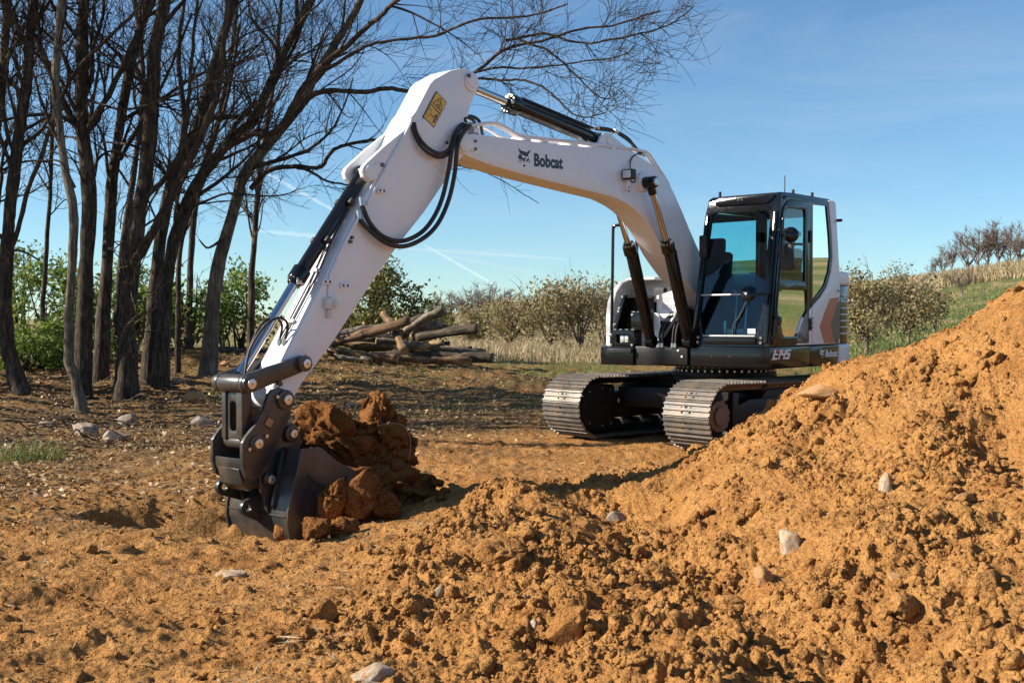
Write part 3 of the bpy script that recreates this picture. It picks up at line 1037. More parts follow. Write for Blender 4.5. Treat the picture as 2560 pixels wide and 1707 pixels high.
# white door panel behind the cab, chevron, hinge and catch
wp = [(-.27, 2.885), (-.42, 2.89), (-.47, 2.86), (-.60, 1.95), (-.605, 1.168), (.59, 1.162), (.565, 1.30), (.47, 1.45), (.13, 1.635), (-.06, 1.73), (-.22, 1.85), (-.34, 2.03), (-.385, 2.21), (-.355, 2.5)]
SIDE = prism_obj("side_panel", wp, 1.19, 1.258, M['white'], ROOT, .012)
decal("chevron", [[(-.595, 1.735), (-.31, 1.71), (-.17, 1.56), (-.02, 1.375), (-.07, 1.29), (-.15, 1.178), (-.46, 1.176), (-.40, 1.27), (-.325, 1.39), (-.43, 1.53), (-.52, 1.67)]], (0, 0), (1, 0), (0, 1), 1.259, M['orange'], SIDE)
decal("chevron", [[(-.597, 1.70), (-.515, 1.665), (-.425, 1.53), (-.32, 1.39), (-.395, 1.27), (-.455, 1.176), (-.597, 1.176)]], (0, 0), (1, 0), (0, 1), 1.2593, M['darkgrey'], SIDE)
bm = bmesh.new()
add_box(bm, (.19, 1.262, 1.42), (.075, .006, .17)); add_cyl(bm, (.165, 1.268, 1.345), (.165, 1.268, 1.495), .01, 10)
fin("panel_hinge", bm, M['white'], SIDE, bevel=.004)
for k in range(3): cyl_obj("hinge_bolt", (.205, 1.262, 1.365 + k * .055), (.205, 1.272, 1.365 + k * .055), .011, M['rubber'], SIDE, 10)
box_obj("panel_seam", (.185, 1.2575, 1.40), (.004, .004, .47), M['rubber'], SIDE, 0)
box_obj("panel_catch", (-.535, 1.262, 1.80), (.075, .008, .06), M['white'], SIDE, .006)
box_obj("catch_slot", (-.535, 1.2665, 1.808), (.045, .004, .026), M['rubber'], SIDE, .003)
cyl_obj("tow_eye", (-.56, 1.262, 1.20), (-.56, 1.27, 1.20), .02, M['letterwhite'], SIDE, 16)
cyl_obj("door_stop", (-.50, 1.255, 2.66), (-.50, 1.32, 2.66), .018, M['rubber'], SIDE, 14)

# lettering on the skirts
o7, a7, b7 = AFF7A
decal("model_lettering", [[(375, 140), (418, 140), (395, 240), (470, 245), (458, 290), (380, 285), (362, 350), (440, 345), (425, 400), (305, 405)],
                          [(505, 145), (550, 135), (490, 395), (455, 398), (508, 205), (490, 205)],
                          [(558, 140), (598, 138), (572, 235), (618, 235), (606, 285), (522, 288)], [(645, 135), (682, 135), (615, 388), (580, 388)],
                          [(690, 133), (805, 130), (790, 180), (722, 183), (710, 225), (785, 225), (735, 385), (625, 388), (638, 335), (703, 332), (716, 275), (655, 278)]],
      o7, a7, b7, 1.2695, M['letterwhite'], DECK)
decal("model_lettering", [[(425, 147), (492, 142), (476, 200), (412, 205)]], o7, a7, b7, 1.2695, M['red'], DECK)
o7, a7, b7 = AFF7B
def q7(u, v): return (o7[0] + a7[0] * u + b7[0] * v, o7[1] + a7[1] * u + b7[1] * v)
text_decal("maker_lettering", "Bobcat", q7(1672, 332), q7(1975, 322), q7(1685, 150), 1.2705, M['letterwhite'], DECK, .04)
decal("maker_emblem", [[(1530 + (u - 250) * .235, 95 + (v - 120) * .305) for u, v in poly] for poly in CAT], o7, a7, b7, 1.2695, M['letterwhite'], DECK)

# tank cover on the far side with steps, lamp box and grab rail
bm = bmesh.new()
dome = [(-1.245, 1.12), (-1.25, 1.50), (-1.225, 1.68), (-1.16, 1.82), (-1.04, 1.94), (-.91, 1.985), (-.50, 1.985), (-.50, 1.12)]
prism_x(bm, dome, .44, -.62)
rim = [(-1.245, 1.12), (-1.25, 1.50), (-1.225, 1.68), (-1.16, 1.82), (-1.04, 1.94), (-.91, 1.985), (-.50, 1.985)]
inner = [(-.50, 1.945), (-.90, 1.945), (-.99, 1.91), (-1.08, 1.80), (-1.12, 1.66), (-1.13, 1.50), (-1.10, 1.12)]
prism_x(bm, rim + inner, .80, .445)  # rim brought forward, recess shaped deep so its shadow greys the cover front
TANK = fin("tank_cover", bm, M['white'], ROOT, bevel=.035, seg=3)
prism_obj("tank_trim", [(.803, 1.14), (.803, 1.75), (.812, 1.75), (.812, 1.14)], -.52, -1.0, M['satin'], TANK, 0)
bm = bmesh.new()
prism_x(bm, [(-1.03, 1.13), (-.99, 1.38), (-.85, 1.765), (-.81, 1.765), (-.93, 1.38), (-.95, 1.13)], .80, 1.0)
prism_x(bm, [(-.87, 1.755), (-.50, 1.75), (-.50, 1.72), (-.87, 1.725)], .80, .98)
STEP = fin("step_housing", bm, M['black'], ROOT, bevel=.006)
bm = bmesh.new()
holed(bm, [(-1.03, 1.13), (-.665, 1.13), (-.665, 1.33), (-1.0, 1.33)], [[(-.93, 1.175), (-.75, 1.175), (-.75, 1.275), (-.93, 1.275)]], lambda a, b: (1.0, a, b), lambda a, b: (1.025, a, b))
add_box(bm, (.9, -.845, 1.32), (.2, .35, .02)); add_box(bm, (.9, -.68, 1.23), (.2, .02, .19))
fin("lamp_box", bm, M['black'], STEP, bevel=.003)
bm = bmesh.new()
add_box(bm, (.985, -.865, 1.225), (.02, .055, .085)); add_box(bm, (.985, -.80, 1.225), (.02, .055, .085))
fin("work_lamp", bm, M['lens'], STEP, bevel=.008)
bm = bmesh.new()
add_box(bm, (.885, -.62, 1.44), (.18, .25, .22))
fin("step_block", bm, M['black'], STEP, bevel=.008)
for yy, zz in ((-.72, 1.52), (-.52, 1.48), (-1.0, 1.15), (-.69, 1.15), (-.97, 1.40), (-.91, 1.56), (-.90, 1.60), (-.85, 1.74)):
    xx = .98 if zz > 1.42 and yy > -.8 else 1.03 if zz < 1.2 else 1.003
    cyl_obj("step_bolt", (xx - .01, yy, zz), (xx + .012, yy, zz), .015, M['zinc'], STEP, 8)
bm = bmesh.new()
for k in range(4):
    add_box(bm, (1.028, -.945 + k * .088, 1.338), (.014, .045, .008))
for k in range(3): add_box(bm, (.978, -.70 + k * .08, 1.556), (.014, .05, .008))
fin("anti_slip_edge", bm, M['zinc'], STEP)
bm = bmesh.new(); prism_x(bm, [(-.73, 1.07), (-.39, 1.075), (-.37, 1.16), (-.43, 1.535), (-.56, 1.555), (-.735, 1.36)], .83, .85)
FP = fin("front_panel", bm, M['white'], TANK, bevel=.004)
for yy, zz in ((-.64, 1.10), (-.45, 1.10), (-.68, 1.30)): cyl_obj("panel_bolt", (.85, yy, zz), (.86, yy, zz), .013, M['ink'], FP, 10)
bm = bmesh.new()
sl = []
for r, (n, y0) in enumerate(((9, -.43), (9, -.43), (5, -.335))):
    for k in range(n):
        yy = y0 + k * .0215; z0 = 1.665 - r * .085
        sl.append([(yy, z0), (yy + .010, z0), (yy + .010, z0 + .066), (yy, z0 + .066)])
holed(bm, [(-.51, 1.45), (-.20, 1.43), (-.17, 1.64), (-.29, 1.81), (-.51, 1.755)], sl, lambda a, b: (.745, a, b), lambda a, b: (.76, a, b))
fin("slotted_panel", bm, M['white'], TANK)
box_obj("slot_backing", (.62, -.36, 1.5), (.2, .44, .7), M['satin'], TANK, .01)
tube_obj("grab_rail", [(1.0, -1.02, 1.14), (1.0, -1.005, 1.9), (1.0, -.995, 2.55), (1.0, -.985, 2.60), (1.0, -.95, 2.625), (.98, -.72, 2.625), (.97, -.68, 2.60), (.965, -.67, 2.5), (.96, -.665, 1.76)], .019, M['black'], ROOT, n=5)
box_obj("rail_clamp", (1.0, -1.02, 1.27), (.05, .05, .03), M['zinc'], TANK, .004)

# boom foot brackets
for s in (-1, 1):
    bm = bmesh.new()
    prism_y(bm, rounded([(-.25, 1.14), (1.20, 1.14), (1.22, 1.20), (1.1, 1.26), (.80, 1.52), (.62, 1.90), (.40, 1.92), (.2, 1.75)], .05), .165 * s, .215 * s)
    fin("boom_bracket", bm, M['satin'], DECK, bevel=.008)
bm = bmesh.new()
prism_z(bm, [(1.0, -.28), (1.30, -.28), (1.30, .25), (1.0, .25)], .93, 1.13)
fin("cylinder_foot", bm, M['satin'], DECK, bevel=.02)
for k, (ya, yb) in enumerate(((-.10, -.13), (-.06, -.09), (.06, .05), (.10, .09))):
    tube_obj("deck_hose", [(1.12, ya, 1.50), (1.20, ya, 1.46), (1.27, yb, 1.34), (1.30, yb, 1.16)], .014, M['rubber'], DECK)
    cyl_obj("hose_fitting", (1.297, yb, 1.18), (1.302, yb, 1.13), .019, M['zinc'], DECK, 10)
    cyl_obj("hose_fitting", (1.19, ya, 1.468), (1.225, ya, 1.43), .018, M['zinc'], DECK, 10)
for yy, zz in ((.13, 1.10), (.18, 1.03)): cyl_obj("deck_plug", (1.30, yy, zz), (1.31, yy, zz), .014, M['greypaint'], DECK, 12)

# ---- cab
def fx(z): return 1.25 - .165 * (z - 1.15)
bm = bmesh.new()
door = [(1.185, 1.175), (1.13, 1.60), (1.095, 1.90), (1.015, 2.36), (.945, 2.66), (.90, 2.74), (.81, 2.79), (.72, 2.805), (.255, 2.825), (.255, 1.175)]
rwin = [(.15, 2.80), (-.225, 2.815), (-.305, 2.45), (-.335, 2.21), (-.285, 2.03), (-.165, 1.86), (-.02, 1.77), (.15, 1.68)]
sout = [(1.25, 1.155), (1.14, 1.80), (1.05, 2.38), (.985, 2.68), (.93, 2.79), (.82, 2.845), (-.26, 2.88), (-.35, 2.5), (-.38, 2.21), (-.33, 2.02), (-.21, 1.83), (-.05, 1.72), (.135, 1.625), (.475, 1.44), (.57, 1.29), (.60, 1.155)]
holed(bm, sout, [door, rwin], lambda a, b: (a, 1.195, b), lambda a, b: (a, 1.248, b))
fo = rounded([(.27, 1.155), (1.248, 1.155), (1.248, 2.845), (.32, 2.845)], [.02, .02, .05, .15], 6)
fh = [(.45, 1.275), (1.05, 1.275), (1.085, 1.31), (1.09, 1.38), (1.12, 1.49), (1.135, 1.63), (1.135, 2.60), (1.125, 2.655), (1.08, 2.675), (.44, 2.685), (.40, 2.66), (.385, 2.6), (.335, 1.73), (.35, 1.5), (.385, 1.37), (.40, 1.30)]
holed(bm, fo, [fh], lambda a, b: (fx(b) - .05, a, b), lambda a, b: (fx(b), a, b))
holed(bm, [(1.18, 1.155), (.96, 2.62), (.86, 2.84), (-.45, 2.86), (-.45, 1.155)], [[(1.05, 1.75), (.90, 2.62), (.84, 2.72), (-.33, 2.74), (-.33, 1.75)]], lambda a, b: (a, .272, b), lambda a, b: (a, .315, b))
holed(bm, [(.275, 1.155), (1.19, 1.155), (1.19, 2.86), (.275, 2.86)], [[(.36, 1.80), (1.12, 1.80), (1.12, 2.72), (.36, 2.72)]], lambda a, b: (-.45, a, b), lambda a, b: (-.41, a, b))
add_box(bm, (.39, .76, 1.175), (1.66, .96, .03))
CAB = fin("cab", bm, M['black'], ROOT, bevel=.007)
bm = bmesh.new()
prism_y(bm, [(.975, 2.80), (.955, 2.85), (.88, 2.885), (.6, 2.90), (-.38, 2.915), (-.465, 2.88), (-.465, 2.83)], .32, 1.215)
fin("roof", bm, M['black'], CAB, bevel=.03, seg=3)
bm = bmesh.new()
add_prism(bm, rounded([(.44, 2.765), (1.10, 2.755), (1.19, 2.845), (1.14, 2.87), (.50, 2.865), (.42, 2.83)], .03), lambda a, b: (fx(b) - .02, a, b), lambda a, b: (fx(b) + .022, a, b))
fin("visor", bm, M['black'], CAB, bevel=.010)
for c in ((.84, 2.835), (.885, 2.835)): box_obj("visor_catch", (fx(2.815) + .025, c[0] - .1, 2.812), (.012, .03, .022), M['rubber'], CAB, .004)
for (px, py, pz) in ((.93, .46, 2.90), (.55, 1.19, 2.905), (.05, 1.19, 2.92)): cyl_obj("roof_stud", (px, py, pz - .02), (px, py, pz + .035), .016, M['rubber'], CAB, 12)
cyl_obj("antenna", (.62, 1.12, 2.90), (.62, 1.12, 3.10), .006, M['rubber'], CAB, 8)
# door with its own frame, two panes, hinges
bm = bmesh.new()
duw = rounded([(1.045, 1.905), (.895, 2.60), (.86, 2.685), (.80, 2.705), (.365, 2.72), (.375, 1.89)], [.04, .02, .05, .04, .05, .03])
dlw = [(1.085, 1.765), (.98, 1.765), (.97, 1.785), (.345, 1.79), (.325, 1.77), (.315, 1.56), (.40, 1.49), (.52, 1.35), (.575, 1.28), (.62, 1.265), (.88, 1.265), (.93, 1.29), (1.0, 1.45), (1.085, 1.58)]
dout = [(a * .985 + .01, b * .996 + .007) for a, b in door]
holed(bm, dout, [duw, dlw], lambda a, b: (a, 1.225, b), lambda a, b: (a, 1.258, b))
DOOR = fin("door", bm, M['black'], CAB, bevel=.006)
def pane(name, pts, f0, f1, parent, grow=1.0):
    cx = sum(p[0] for p in pts) / len(pts); cy = sum(p[1] for p in pts) / len(pts)
    pts = [(cx + (p[0] - cx) * grow, cy + (p[1] - cy) * grow) for p in pts]
    bm = bmesh.new()
    bm.faces.new([bm.verts.new(f0(*p)) for p in pts])
    return fin(name, bm, M['glass'], parent)
pane("window_pane", duw, lambda a, b: (a, 1.24, b), None, CAB, 1.03)
pane("window_pane", dlw, lambda a, b: (a, 1.24, b), None, CAB, 1.03)
pane("window_pane", rwin, lambda a, b: (a, 1.235, b), None, CAB, 1.02)
pane("windscreen", [(1.135, 1.745), (1.14, 2.60), (1.08, 2.68), (.44, 2.69), (.385, 2.62), (.335, 1.745)], lambda a, b: (fx(b) - .02, a, b), None, CAB, 1.01)
pane("windscreen", [(1.135, 1.73), (1.135, 1.63), (1.09, 1.38), (1.05, 1.275), (.45, 1.275), (.385, 1.37), (.335, 1.73)], lambda a, b: (fx(b) - .025, a, b), None, CAB, 1.01)
pane("window_pane", [(1.07, 1.75), (.93, 2.70), (-.33, 2.74), (-.33, 1.75)], lambda a, b: (a, .29, b), None, CAB, 1.01)
pane("window_pane", [(.36, 1.80), (1.12, 1.80), (1.12, 2.72), (.36, 2.72)], lambda a, b: (-.43, a, b), None, CAB, 1.01)
bm = bmesh.new(); add_bar(bm, (fx(1.738) - .012, .335, 1.738), (fx(1.738) - .012, 1.135, 1.738), .02, .018)
fin("window_rail", bm, M['greypaint'], CAB, bevel=.003)
bm = bmesh.new(); add_bar(bm, (fx(1.27) + .004, .42, 1.272), (fx(1.27) + .004, 1.07, 1.272), .014, .016)
fin("window_seal", bm, M['greypaint'], CAB, bevel=.003)
box_obj("front_sill", (fx(1.20) + .006, .757, 1.215), (.02, .66, .075), M['black'], CAB, .006)
for yy in (.36, 1.15):
    for zz in (1.20, 1.255): cyl_obj("sill_bolt", (fx(zz) - .01, yy, zz), (fx(zz) + .022, yy, zz - .003), .016, M['zinc'], CAB, 10)
for zz in (2.42, 1.40): box_obj("door_hinge", (.245, 1.262, zz), (.05, .03, .14), M['rubber'], CAB, .008)
tube_obj("door_handle", [(1.13, 1.25, 1.30), (1.145, 1.285, 1.34), (1.15, 1.285, 1.44), (1.135, 1.25, 1.48)], .011, M['rubber'], CAB)
cyl_obj("door_lock", (1.02, 1.255, 1.44), (1.02, 1.266, 1.44), .05, M['rubber'], CAB, 16, .006)
bm = bmesh.new(); add_bar(bm, (.93, 1.245, 2.30), (.36, 1.245, 2.325), .012, .028)
fin("window_rail", bm, M['rubber'], CAB)
tube_obj("pillar_rail", [(1.20, 1.235, 1.25), (1.205, 1.29, 1.29), (1.13, 1.29, 1.72), (1.03, 1.285, 2.30), (.985, 1.28, 2.55), (.97, 1.24, 2.58)], .013, M['black'], CAB)
for s0 in (.30, 1.205):
    bm = bmesh.new(); add_bar(bm, (fx(1.19) + .008, s0, 1.19), (fx(2.66) + .008, s0 + (.04 if s0 < 1 else 0), 2.66), .05, .03)
    fin("front_pillar", bm, M['black'], CAB, bevel=.012)
box_obj("green_sticker", (.50, 1.237, 2.44), (.11, .002, .05), M['green'], CAB, 0)
bm = bmesh.new(); add_box(bm, (fx(1.33) - .012, 1.015, 1.325), (.002, .095, .055))
fin("paper_label", bm, M['label'], CAB)
# wiper
tube_obj("wiper_arm", [(fx(1.76) + .012, .95, 1.70), (fx(1.6) + .014, .86, 1.50), (fx(1.42) + .012, .80, 1.40), (fx(1.3) + .01, .795, 1.28)], .008, M['rubber'], CAB)
# mirrors
tube_obj("mirror_arm", [(1.06, 1.26, 2.43), (1.12, 1.33, 2.445), (1.17, 1.385, 2.44), (1.185, 1.39, 2.40), (1.185, 1.39, 2.16)], .011, M['black'], CAB)
bm = bmesh.new()
prism_x(bm, rounded([(1.295, 2.265), (1.47, 2.275), (1.50, 2.0), (1.34, 1.985)], .03), 1.12, 1.165)
fin("mirror_shell", bm, M['rubber'], CAB, bevel=.012, seg=3)
def disc(name, c, n, r, d, mat, parent):
    c = Vector(c); n = Vector(n).normalized()
    bm = bmesh.new()
    prof = [(0, 0), (.55, .0), (.85, .25), (1.0, .6), (1.0, 1.0)]
    bmesh.ops.create_uvsphere(bm, u_segments=28, v_segments=14, radius=1)
    q = n.to_track_quat('Z', 'Y').to_matrix().to_4x4()
    bmesh.ops.transform(bm, matrix=Matrix.Translation(c) @ q @ Matrix.Diagonal((r, r, d, 1)), verts=bm.verts)
    return fin(name, bm, mat, parent)
disc("round_mirror", (1.04, 1.40, 2.385), (.85, .5, .12), .088, .045, M['black'], CAB)
tube_obj("mirror_arm", [(1.05, 1.26, 2.385), (1.0, 1.33, 2.385), (1.02, 1.385, 2.385)], .009, M['black'], CAB)
disc("round_mirror", (1.42, 1.09, 1.735), (.9, .1, .25), .088, .040, M['black'], CAB)
tube_obj("mirror_arm", [(1.40, 1.10, 1.735), (1.30, 1.20, 1.735), (1.17, 1.215, 1.735)], .012, M['rubber'], CAB)
cyl_obj("mirror_boss", (1.445, 1.085, 1.738), (1.466, 1.083, 1.742), .016, M['zinc'], CAB, 12)
# far side mirror and bracket on the left edge
box_obj("far_mirror", (1.10, .335, 2.30), (.04, .09, .26), M['rubber'], CAB, .02)
bm = bmesh.new(); add_box(bm, (1.0, .24, 2.15), (.03, .05, .05)); fin("rail_catch", bm, M['zinc'], CAB, bevel=.006)
# interior
bm = bmesh.new(); add_box(bm, (.22, .76, 1.62), (.50, .50, .14)); add_box(bm, (-.02, .76, 1.98), (.14, .48, .66), Matrix.Rotation(R(-10), 4, 'Y')); add_box(bm, (-.10, .76, 2.40), (.11, .26, .18))
add_box(bm, (.2, .76, 1.38), (.4, .36, .38))
fin("seat", bm, M['seat'], CAB, bevel=.04, seg=3)
for yy in (.43, 1.09):
    bm = bmesh.new(); add_box(bm, (.35, yy, 1.62), (.55, .15, .22)); add_cyl(bm, (.58, yy, 1.72), (.60, yy, 1.92), .018, 12); add_cyl(bm, (.60, yy, 1.88), (.605, yy, 2.0), .032, 14)
    fin("control_console", bm, M['interior'], CAB, bevel=.02)
for yy in (.70, .83):
    tube_obj("travel_lever", [(1.02, yy, 1.25), (1.0, yy, 1.45), (.93, yy - .02, 1.72), (.92, yy - .06, 1.80)], .010, M['zinc'], CAB)
    box_obj("pedal", (1.03, yy - .02, 1.30), (.12, .08, .10), M['greypaint'], CAB, .01)
box_obj("foot_bar", (1.05, .60, 1.36), (.03, .03, .16), M['zinc'], CAB, .004)
bm = bmesh.new(); add_box(bm, (.86, 1.10, 2.02), (.06, .16, .22), Matrix.Rotation(R(15), 4, 'Y')); fin("monitor", bm, M['rubber'], CAB, bevel=.02)
bm = bmesh.new(); add_box(bm, (-.33, .73, 1.50), (.14, .8, .62)); fin("rear_shelf", bm, M['interior'], CAB, bevel=.02)
box_obj("service_sheet", (-.255, .62, 1.72), (.004, .16, .12), M['label'], CAB, 0)
box_obj("service_sheet", (-.255, .78, 1.70), (.004, .12, .10), M['yellow'], CAB, 0)
bm = bmesh.new(); add_box(bm, (-.30, 1.10, 2.25), (.10, .12, 1.1)); fin("rear_trim", bm, M['interior'], CAB, bevel=.03)

# ---- boom
BY = .15
bt = [(5.02, 2.93), (5.07, 2.965), (5.085, 3.02), (5.05, 3.08), (4.96, 3.11), (4.76, 3.13), (4.48, 3.14), (3.71, 3.18), (2.95, 3.23), (2.50, 3.255), (2.28, 3.25), (2.10, 3.225), (1.93, 3.185), (1.78, 3.13), (1.64, 3.06), (1.52, 2.98), (1.42, 2.89), (1.25, 2.70), (1.09, 2.51), (.93, 2.33), (.70, 2.09), (.45, 1.86),
      (.36, 1.74), (.40, 1.62), (.52, 1.57), (.66, 1.62), (1.0, 1.80), (1.30, 1.97), (1.49, 2.10), (1.63, 2.21), (1.77, 2.35), (1.94, 2.49), (2.11, 2.59), (2.24, 2.65), (2.38, 2.695), (2.52, 2.725), (2.65, 2.748), (3.25, 2.78), (4.15, 2.83), (4.64, 2.87), (4.86, 2.90)]
BOOM = prism_obj("boom", bt, -BY, BY, M['white'], ROOT, .008)
# flange lips along the top and bottom plates
for s in (-1, 1):
    for z0, nm in ((3.02, "tip_boss"),):
        cyl_obj(nm, (4.99, s * .148, z0), (4.99, s * .175, z0), .075, M['white'], BOOM, 28, .006)
    bm = bmesh.new(); prism_y(bm, rounded([(4.99, 3.075), (4.83, 3.075), (4.83, 2.965), (4.99, 2.965)], [.05, .005, .005, .05]), s * .150, s * .166)
    fin("keeper_plate", bm, M['white'], BOOM, bevel=.003)
    for zz in (2.985, 3.055): cyl_obj("keeper_bolt", (4.855, s * .165, zz), (4.855, s * .18, zz), .014, M['darkgrey'], BOOM, 6)
    cyl_obj("lift_boss", (2.10, s * .148, 2.96), (2.10, s * .19, 2.96), .11, M['white'], BOOM, 28, .012)
bm = bmesh.new(); add_box(bm, (3.12, BY + .0005, 3.0), (.006, .003, .40)); fin("weld_seam", bm, M['white'], BOOM)
o5, a5, b5 = AFF5
decal("maker_emblem", CAT, o5, a5, b5, BY + .0004, M['ink'], BOOM)
def q5(u, v): return (o5[0] + a5[0] * u + b5[0] * v, o5[1] + a5[1] * u + b5[1] * v)
text_decal("maker_lettering", "Bobcat", q5(910, 945), q5(2145, 1092), q5(903, 385), BY + .0016, M['ink'], BOOM, .045)
# arm cylinder bracket on the boom back
for s in (-1, 1):
    bm = bmesh.new(); prism_y(bm, rounded([(2.92, 3.215), (2.80, 3.40), (2.68, 3.43), (2.55, 3.38), (2.0, 3.21), (2.2, 3.18)], [.02, .05, .06, .06, .02, .0]), s * .085, s * .115)
    fin("cylinder_bracket", bm, M['white'], BOOM, bevel=.005)
    cyl_obj("bracket_pin", (2.70, s * .112, 3.345), (2.70, s * .13, 3.345), .035, M['white'], BOOM, 20, .004)
# work lamp
bm = bmesh.new(); add_box(bm, (2.46, .225, 3.0), (.09, .13, .11)); fin("lamp_housing", bm, M['rubber'], BOOM, bevel=.018, seg=3)
box_obj("lamp_lens", (2.507, .225, 3.0), (.004, .10, .08), M['lens'], BOOM, .002)
bm = bmesh.new(); add_box(bm, (2.42, .17, 2.90), (.05, .05, .12)); fin("lamp_bracket", bm, M['white'], BOOM, bevel=.004)
tube_obj("lamp_cable", [(2.42, .24, 3.03), (2.35, .22, 3.06), (2.30, .20, 3.0), (2.33, .2, 2.93), (2.40, .2, 2.94)], .008, M['rubber'], BOOM)
tube_obj("lamp_cable", [(2.40, .2, 3.05), (2.35, .165, 3.15), (2.28, .16, 3.22), (2.16, .155, 3.27)], .007, M['rubber'], BOOM)
for zz in (2.86, 2.90): cyl_obj("lamp_bolt", (2.42, .19, zz - .03), (2.42, .20, zz - .03), .010, M['darkgrey'], BOOM, 8)
# steel pipes on the back of the boom
for k, yy in enumerate((.12, .075, -.09)):
    tube_obj("boom_pipe", [(4.86, yy, 3.20), (4.62, yy, 3.255), (4.50, yy, 3.268), (4.36, yy, 3.245), (4.18, yy, 3.205), (3.89, yy, 3.215), (3.21, yy, 3.255), (2.6, yy, 3.29), (2.05, yy, 3.31), (1.90, yy, 3.28), (1.74, yy, 3.17), (1.56, yy, 3.04), (1.50, yy, 2.98), (1.505, yy, 2.94), (1.56, yy, 2.93)], .017, M['white'], BOOM, n=6)
for xx, zz in ((4.80, 3.165), (4.05, 3.19), (3.78, 3.205), (3.30, 3.23), (2.95, 3.255), (2.62, 3.27), (1.62, 3.06)):
    box_obj("pipe_clamp", (xx, .04, zz), (.07, .20, .05), M['white'], BOOM, .006)
for k in range(2):
    tube_obj("boom_hose", [(4.88, .11 - .06 * k, 3.20), (4.96, .13 - .06 * k, 3.24), (4.84, .1 - .06 * k, 3.29), (4.68, .06 - .06 * k, 3.27), (4.60, .03 - .06 * k, 3.15)], .016, M['rubber'], BOOM)
    tube_obj("boom_hose", [(2.82, .03 + .05 * k, 3.46), (2.62, .04 + .05 * k, 3.47), (2.42, .05 + .05 * k, 3.47 - .04 * k), (2.22, .06 + .04 * k, 3.42 - .05 * k), (2.08, .06 + .05 * k, 3.32 - .03 * k), (2.0, .07 + .045 * k, 3.28)], .017, M['rubber'], BOOM)
    cyl_obj("hose_fitting", (2.50, .047 + .05 * k, 3.474 - .02 * k), (2.56, .045 + .05 * k, 3.473 - .01 * k), .022, M['zinc'], BOOM, 10)
    cyl_obj("hose_fitting", (2.06, .062 + .05 * k, 3.315 - .03 * k), (2.0, .066 + .05 * k, 3.285 - .02 * k), .022, M['zinc'], BOOM, 10)


def hydraulic(name, rod0, neck, base, y, rb, rr, label, parent=ROOT, collar=1.28, rodlug=.06, pin_w=.07):
    """rod end pin, gland (barrel mouth), base pin; parts rod, gland"""
    rod0 = Vector((rod0[0], y, rod0[1])); neck = Vector((neck[0], y, neck[1])); base = Vector((base[0], y, base[1]))
    d = (base - rod0).normalized()
    bm = bmesh.new()
    add_cyl(bm, neck + d * .10, base - d * .04, rb, 28)
    add_cyl(bm, base - Vector((0, .05, 0)), base + Vector((0, .05, 0)), rb * 1.15, 24)
    cyl = fin(name, bm, M['black'], parent, bevel=.004)
    cyl["label"] = label
    cyl_obj("rod", rod0 + d * rodlug, neck + d * .12, rr, M['chrome'], cyl, 24)
    bm = bmesh.new()
    add_cyl(bm, neck, neck + d * .05, rb * .98, 24); add_cyl(bm, neck + d * .04, neck + d * .15, rb * collar, 28)
    fin("gland", bm, M['black'], cyl, bevel=.006)
    side = d.cross(Vector((0, 1, 0))).normalized()
    for k in range(12):
        a = 2 * math.pi * k / 12
        off = (side * math.cos(a) + Vector((0, 1, 0)) * math.sin(a)) * rb * 1.08
        cyl_obj("gland_bolt", neck + d * .028 + off, neck + d * .042 + off, .010, M['zinc'], cyl, 6)
    bm = bmesh.new(); add_cyl(bm, rod0 - Vector((0, pin_w, 0)), rod0 + Vector((0, pin_w, 0)), rr * 1.75, 24); add_cyl(bm, rod0, rod0 + d * (rodlug + .02), rr * 1.3, 20)
    fin("rod_eye", bm, M['black'], cyl, bevel=.005)
    bm = bmesh.new(); add_box(bm, neck + d * .025 + Vector((0, rb * .99, 0)), (.05, .006, .035)); fin("gland_label", bm, M['label'], cyl)
    tube_obj("cylinder_pipe", [neck + d * .14 + Vector((0, rb * 1.2, 0)) - side * .02, neck + d * .24 + Vector((0, rb * .95, 0)) - side * .035, base - d * .22 + Vector((0, rb * .95, 0)) - side * .035, base - d * .12 + Vector((0, rb * 1.0, 0))], .012, M['black'], cyl, smooth=False)
    return cyl


hydraulic("lift_cylinder", (2.10, 2.95), (1.765, 2.34), (1.28, 1.20), .255, .062, .036, "black lift cylinder on the cab side of the boom", rodlug=.12, pin_w=.075)
hydraulic("lift_cylinder", (2.10, 2.95), (1.765, 2.34), (1.28, 1.20), -.255, .062, .036, "black lift cylinder on the far side of the boom", rodlug=.12, pin_w=.075)
cyl_obj("lift_pin", (2.10, -.345, 2.95), (2.10, .345, 2.95), .045, M['zinc'], BOOM, 20, .004)
arm_c = hydraulic("arm_cylinder", (4.80, 3.59), (4.23, 3.525), (2.70, 3.345), 0, .072, .042, "black arm cylinder lying over the boom", collar=1.35, rodlug=.10)
for k in range(3):
    tube_obj("cylinder_pipe", [Vector((4.05, .05 - .05 * k, 3.585)), Vector((3.9, .05 - .05 * k, 3.57)), Vector((3.05, .05 - .05 * k, 3.475)), Vector((2.86, .04 - .04 * k, 3.46))], .012, M['black'], arm_c, smooth=False)
bkt_c = hydraulic("bucket_cylinder", (7.345, .97), (6.795, 1.71), (6.06, 2.66), 0, .056, .036, "black bucket cylinder along the front of the arm", collar=1.32, rodlug=.05)
for tt in (.28, .62):
    c = Vector((6.06, 0, 2.66)).lerp(Vector((6.795, 0, 1.71)), tt)
    bm = bmesh.new(); add_box(bm, c, (.05, .20, .05), Matrix.Rotation(R(52), 4, 'Y')); fin("cylinder_clamp", bm, M['rubber'], bkt_c, bevel=.008)

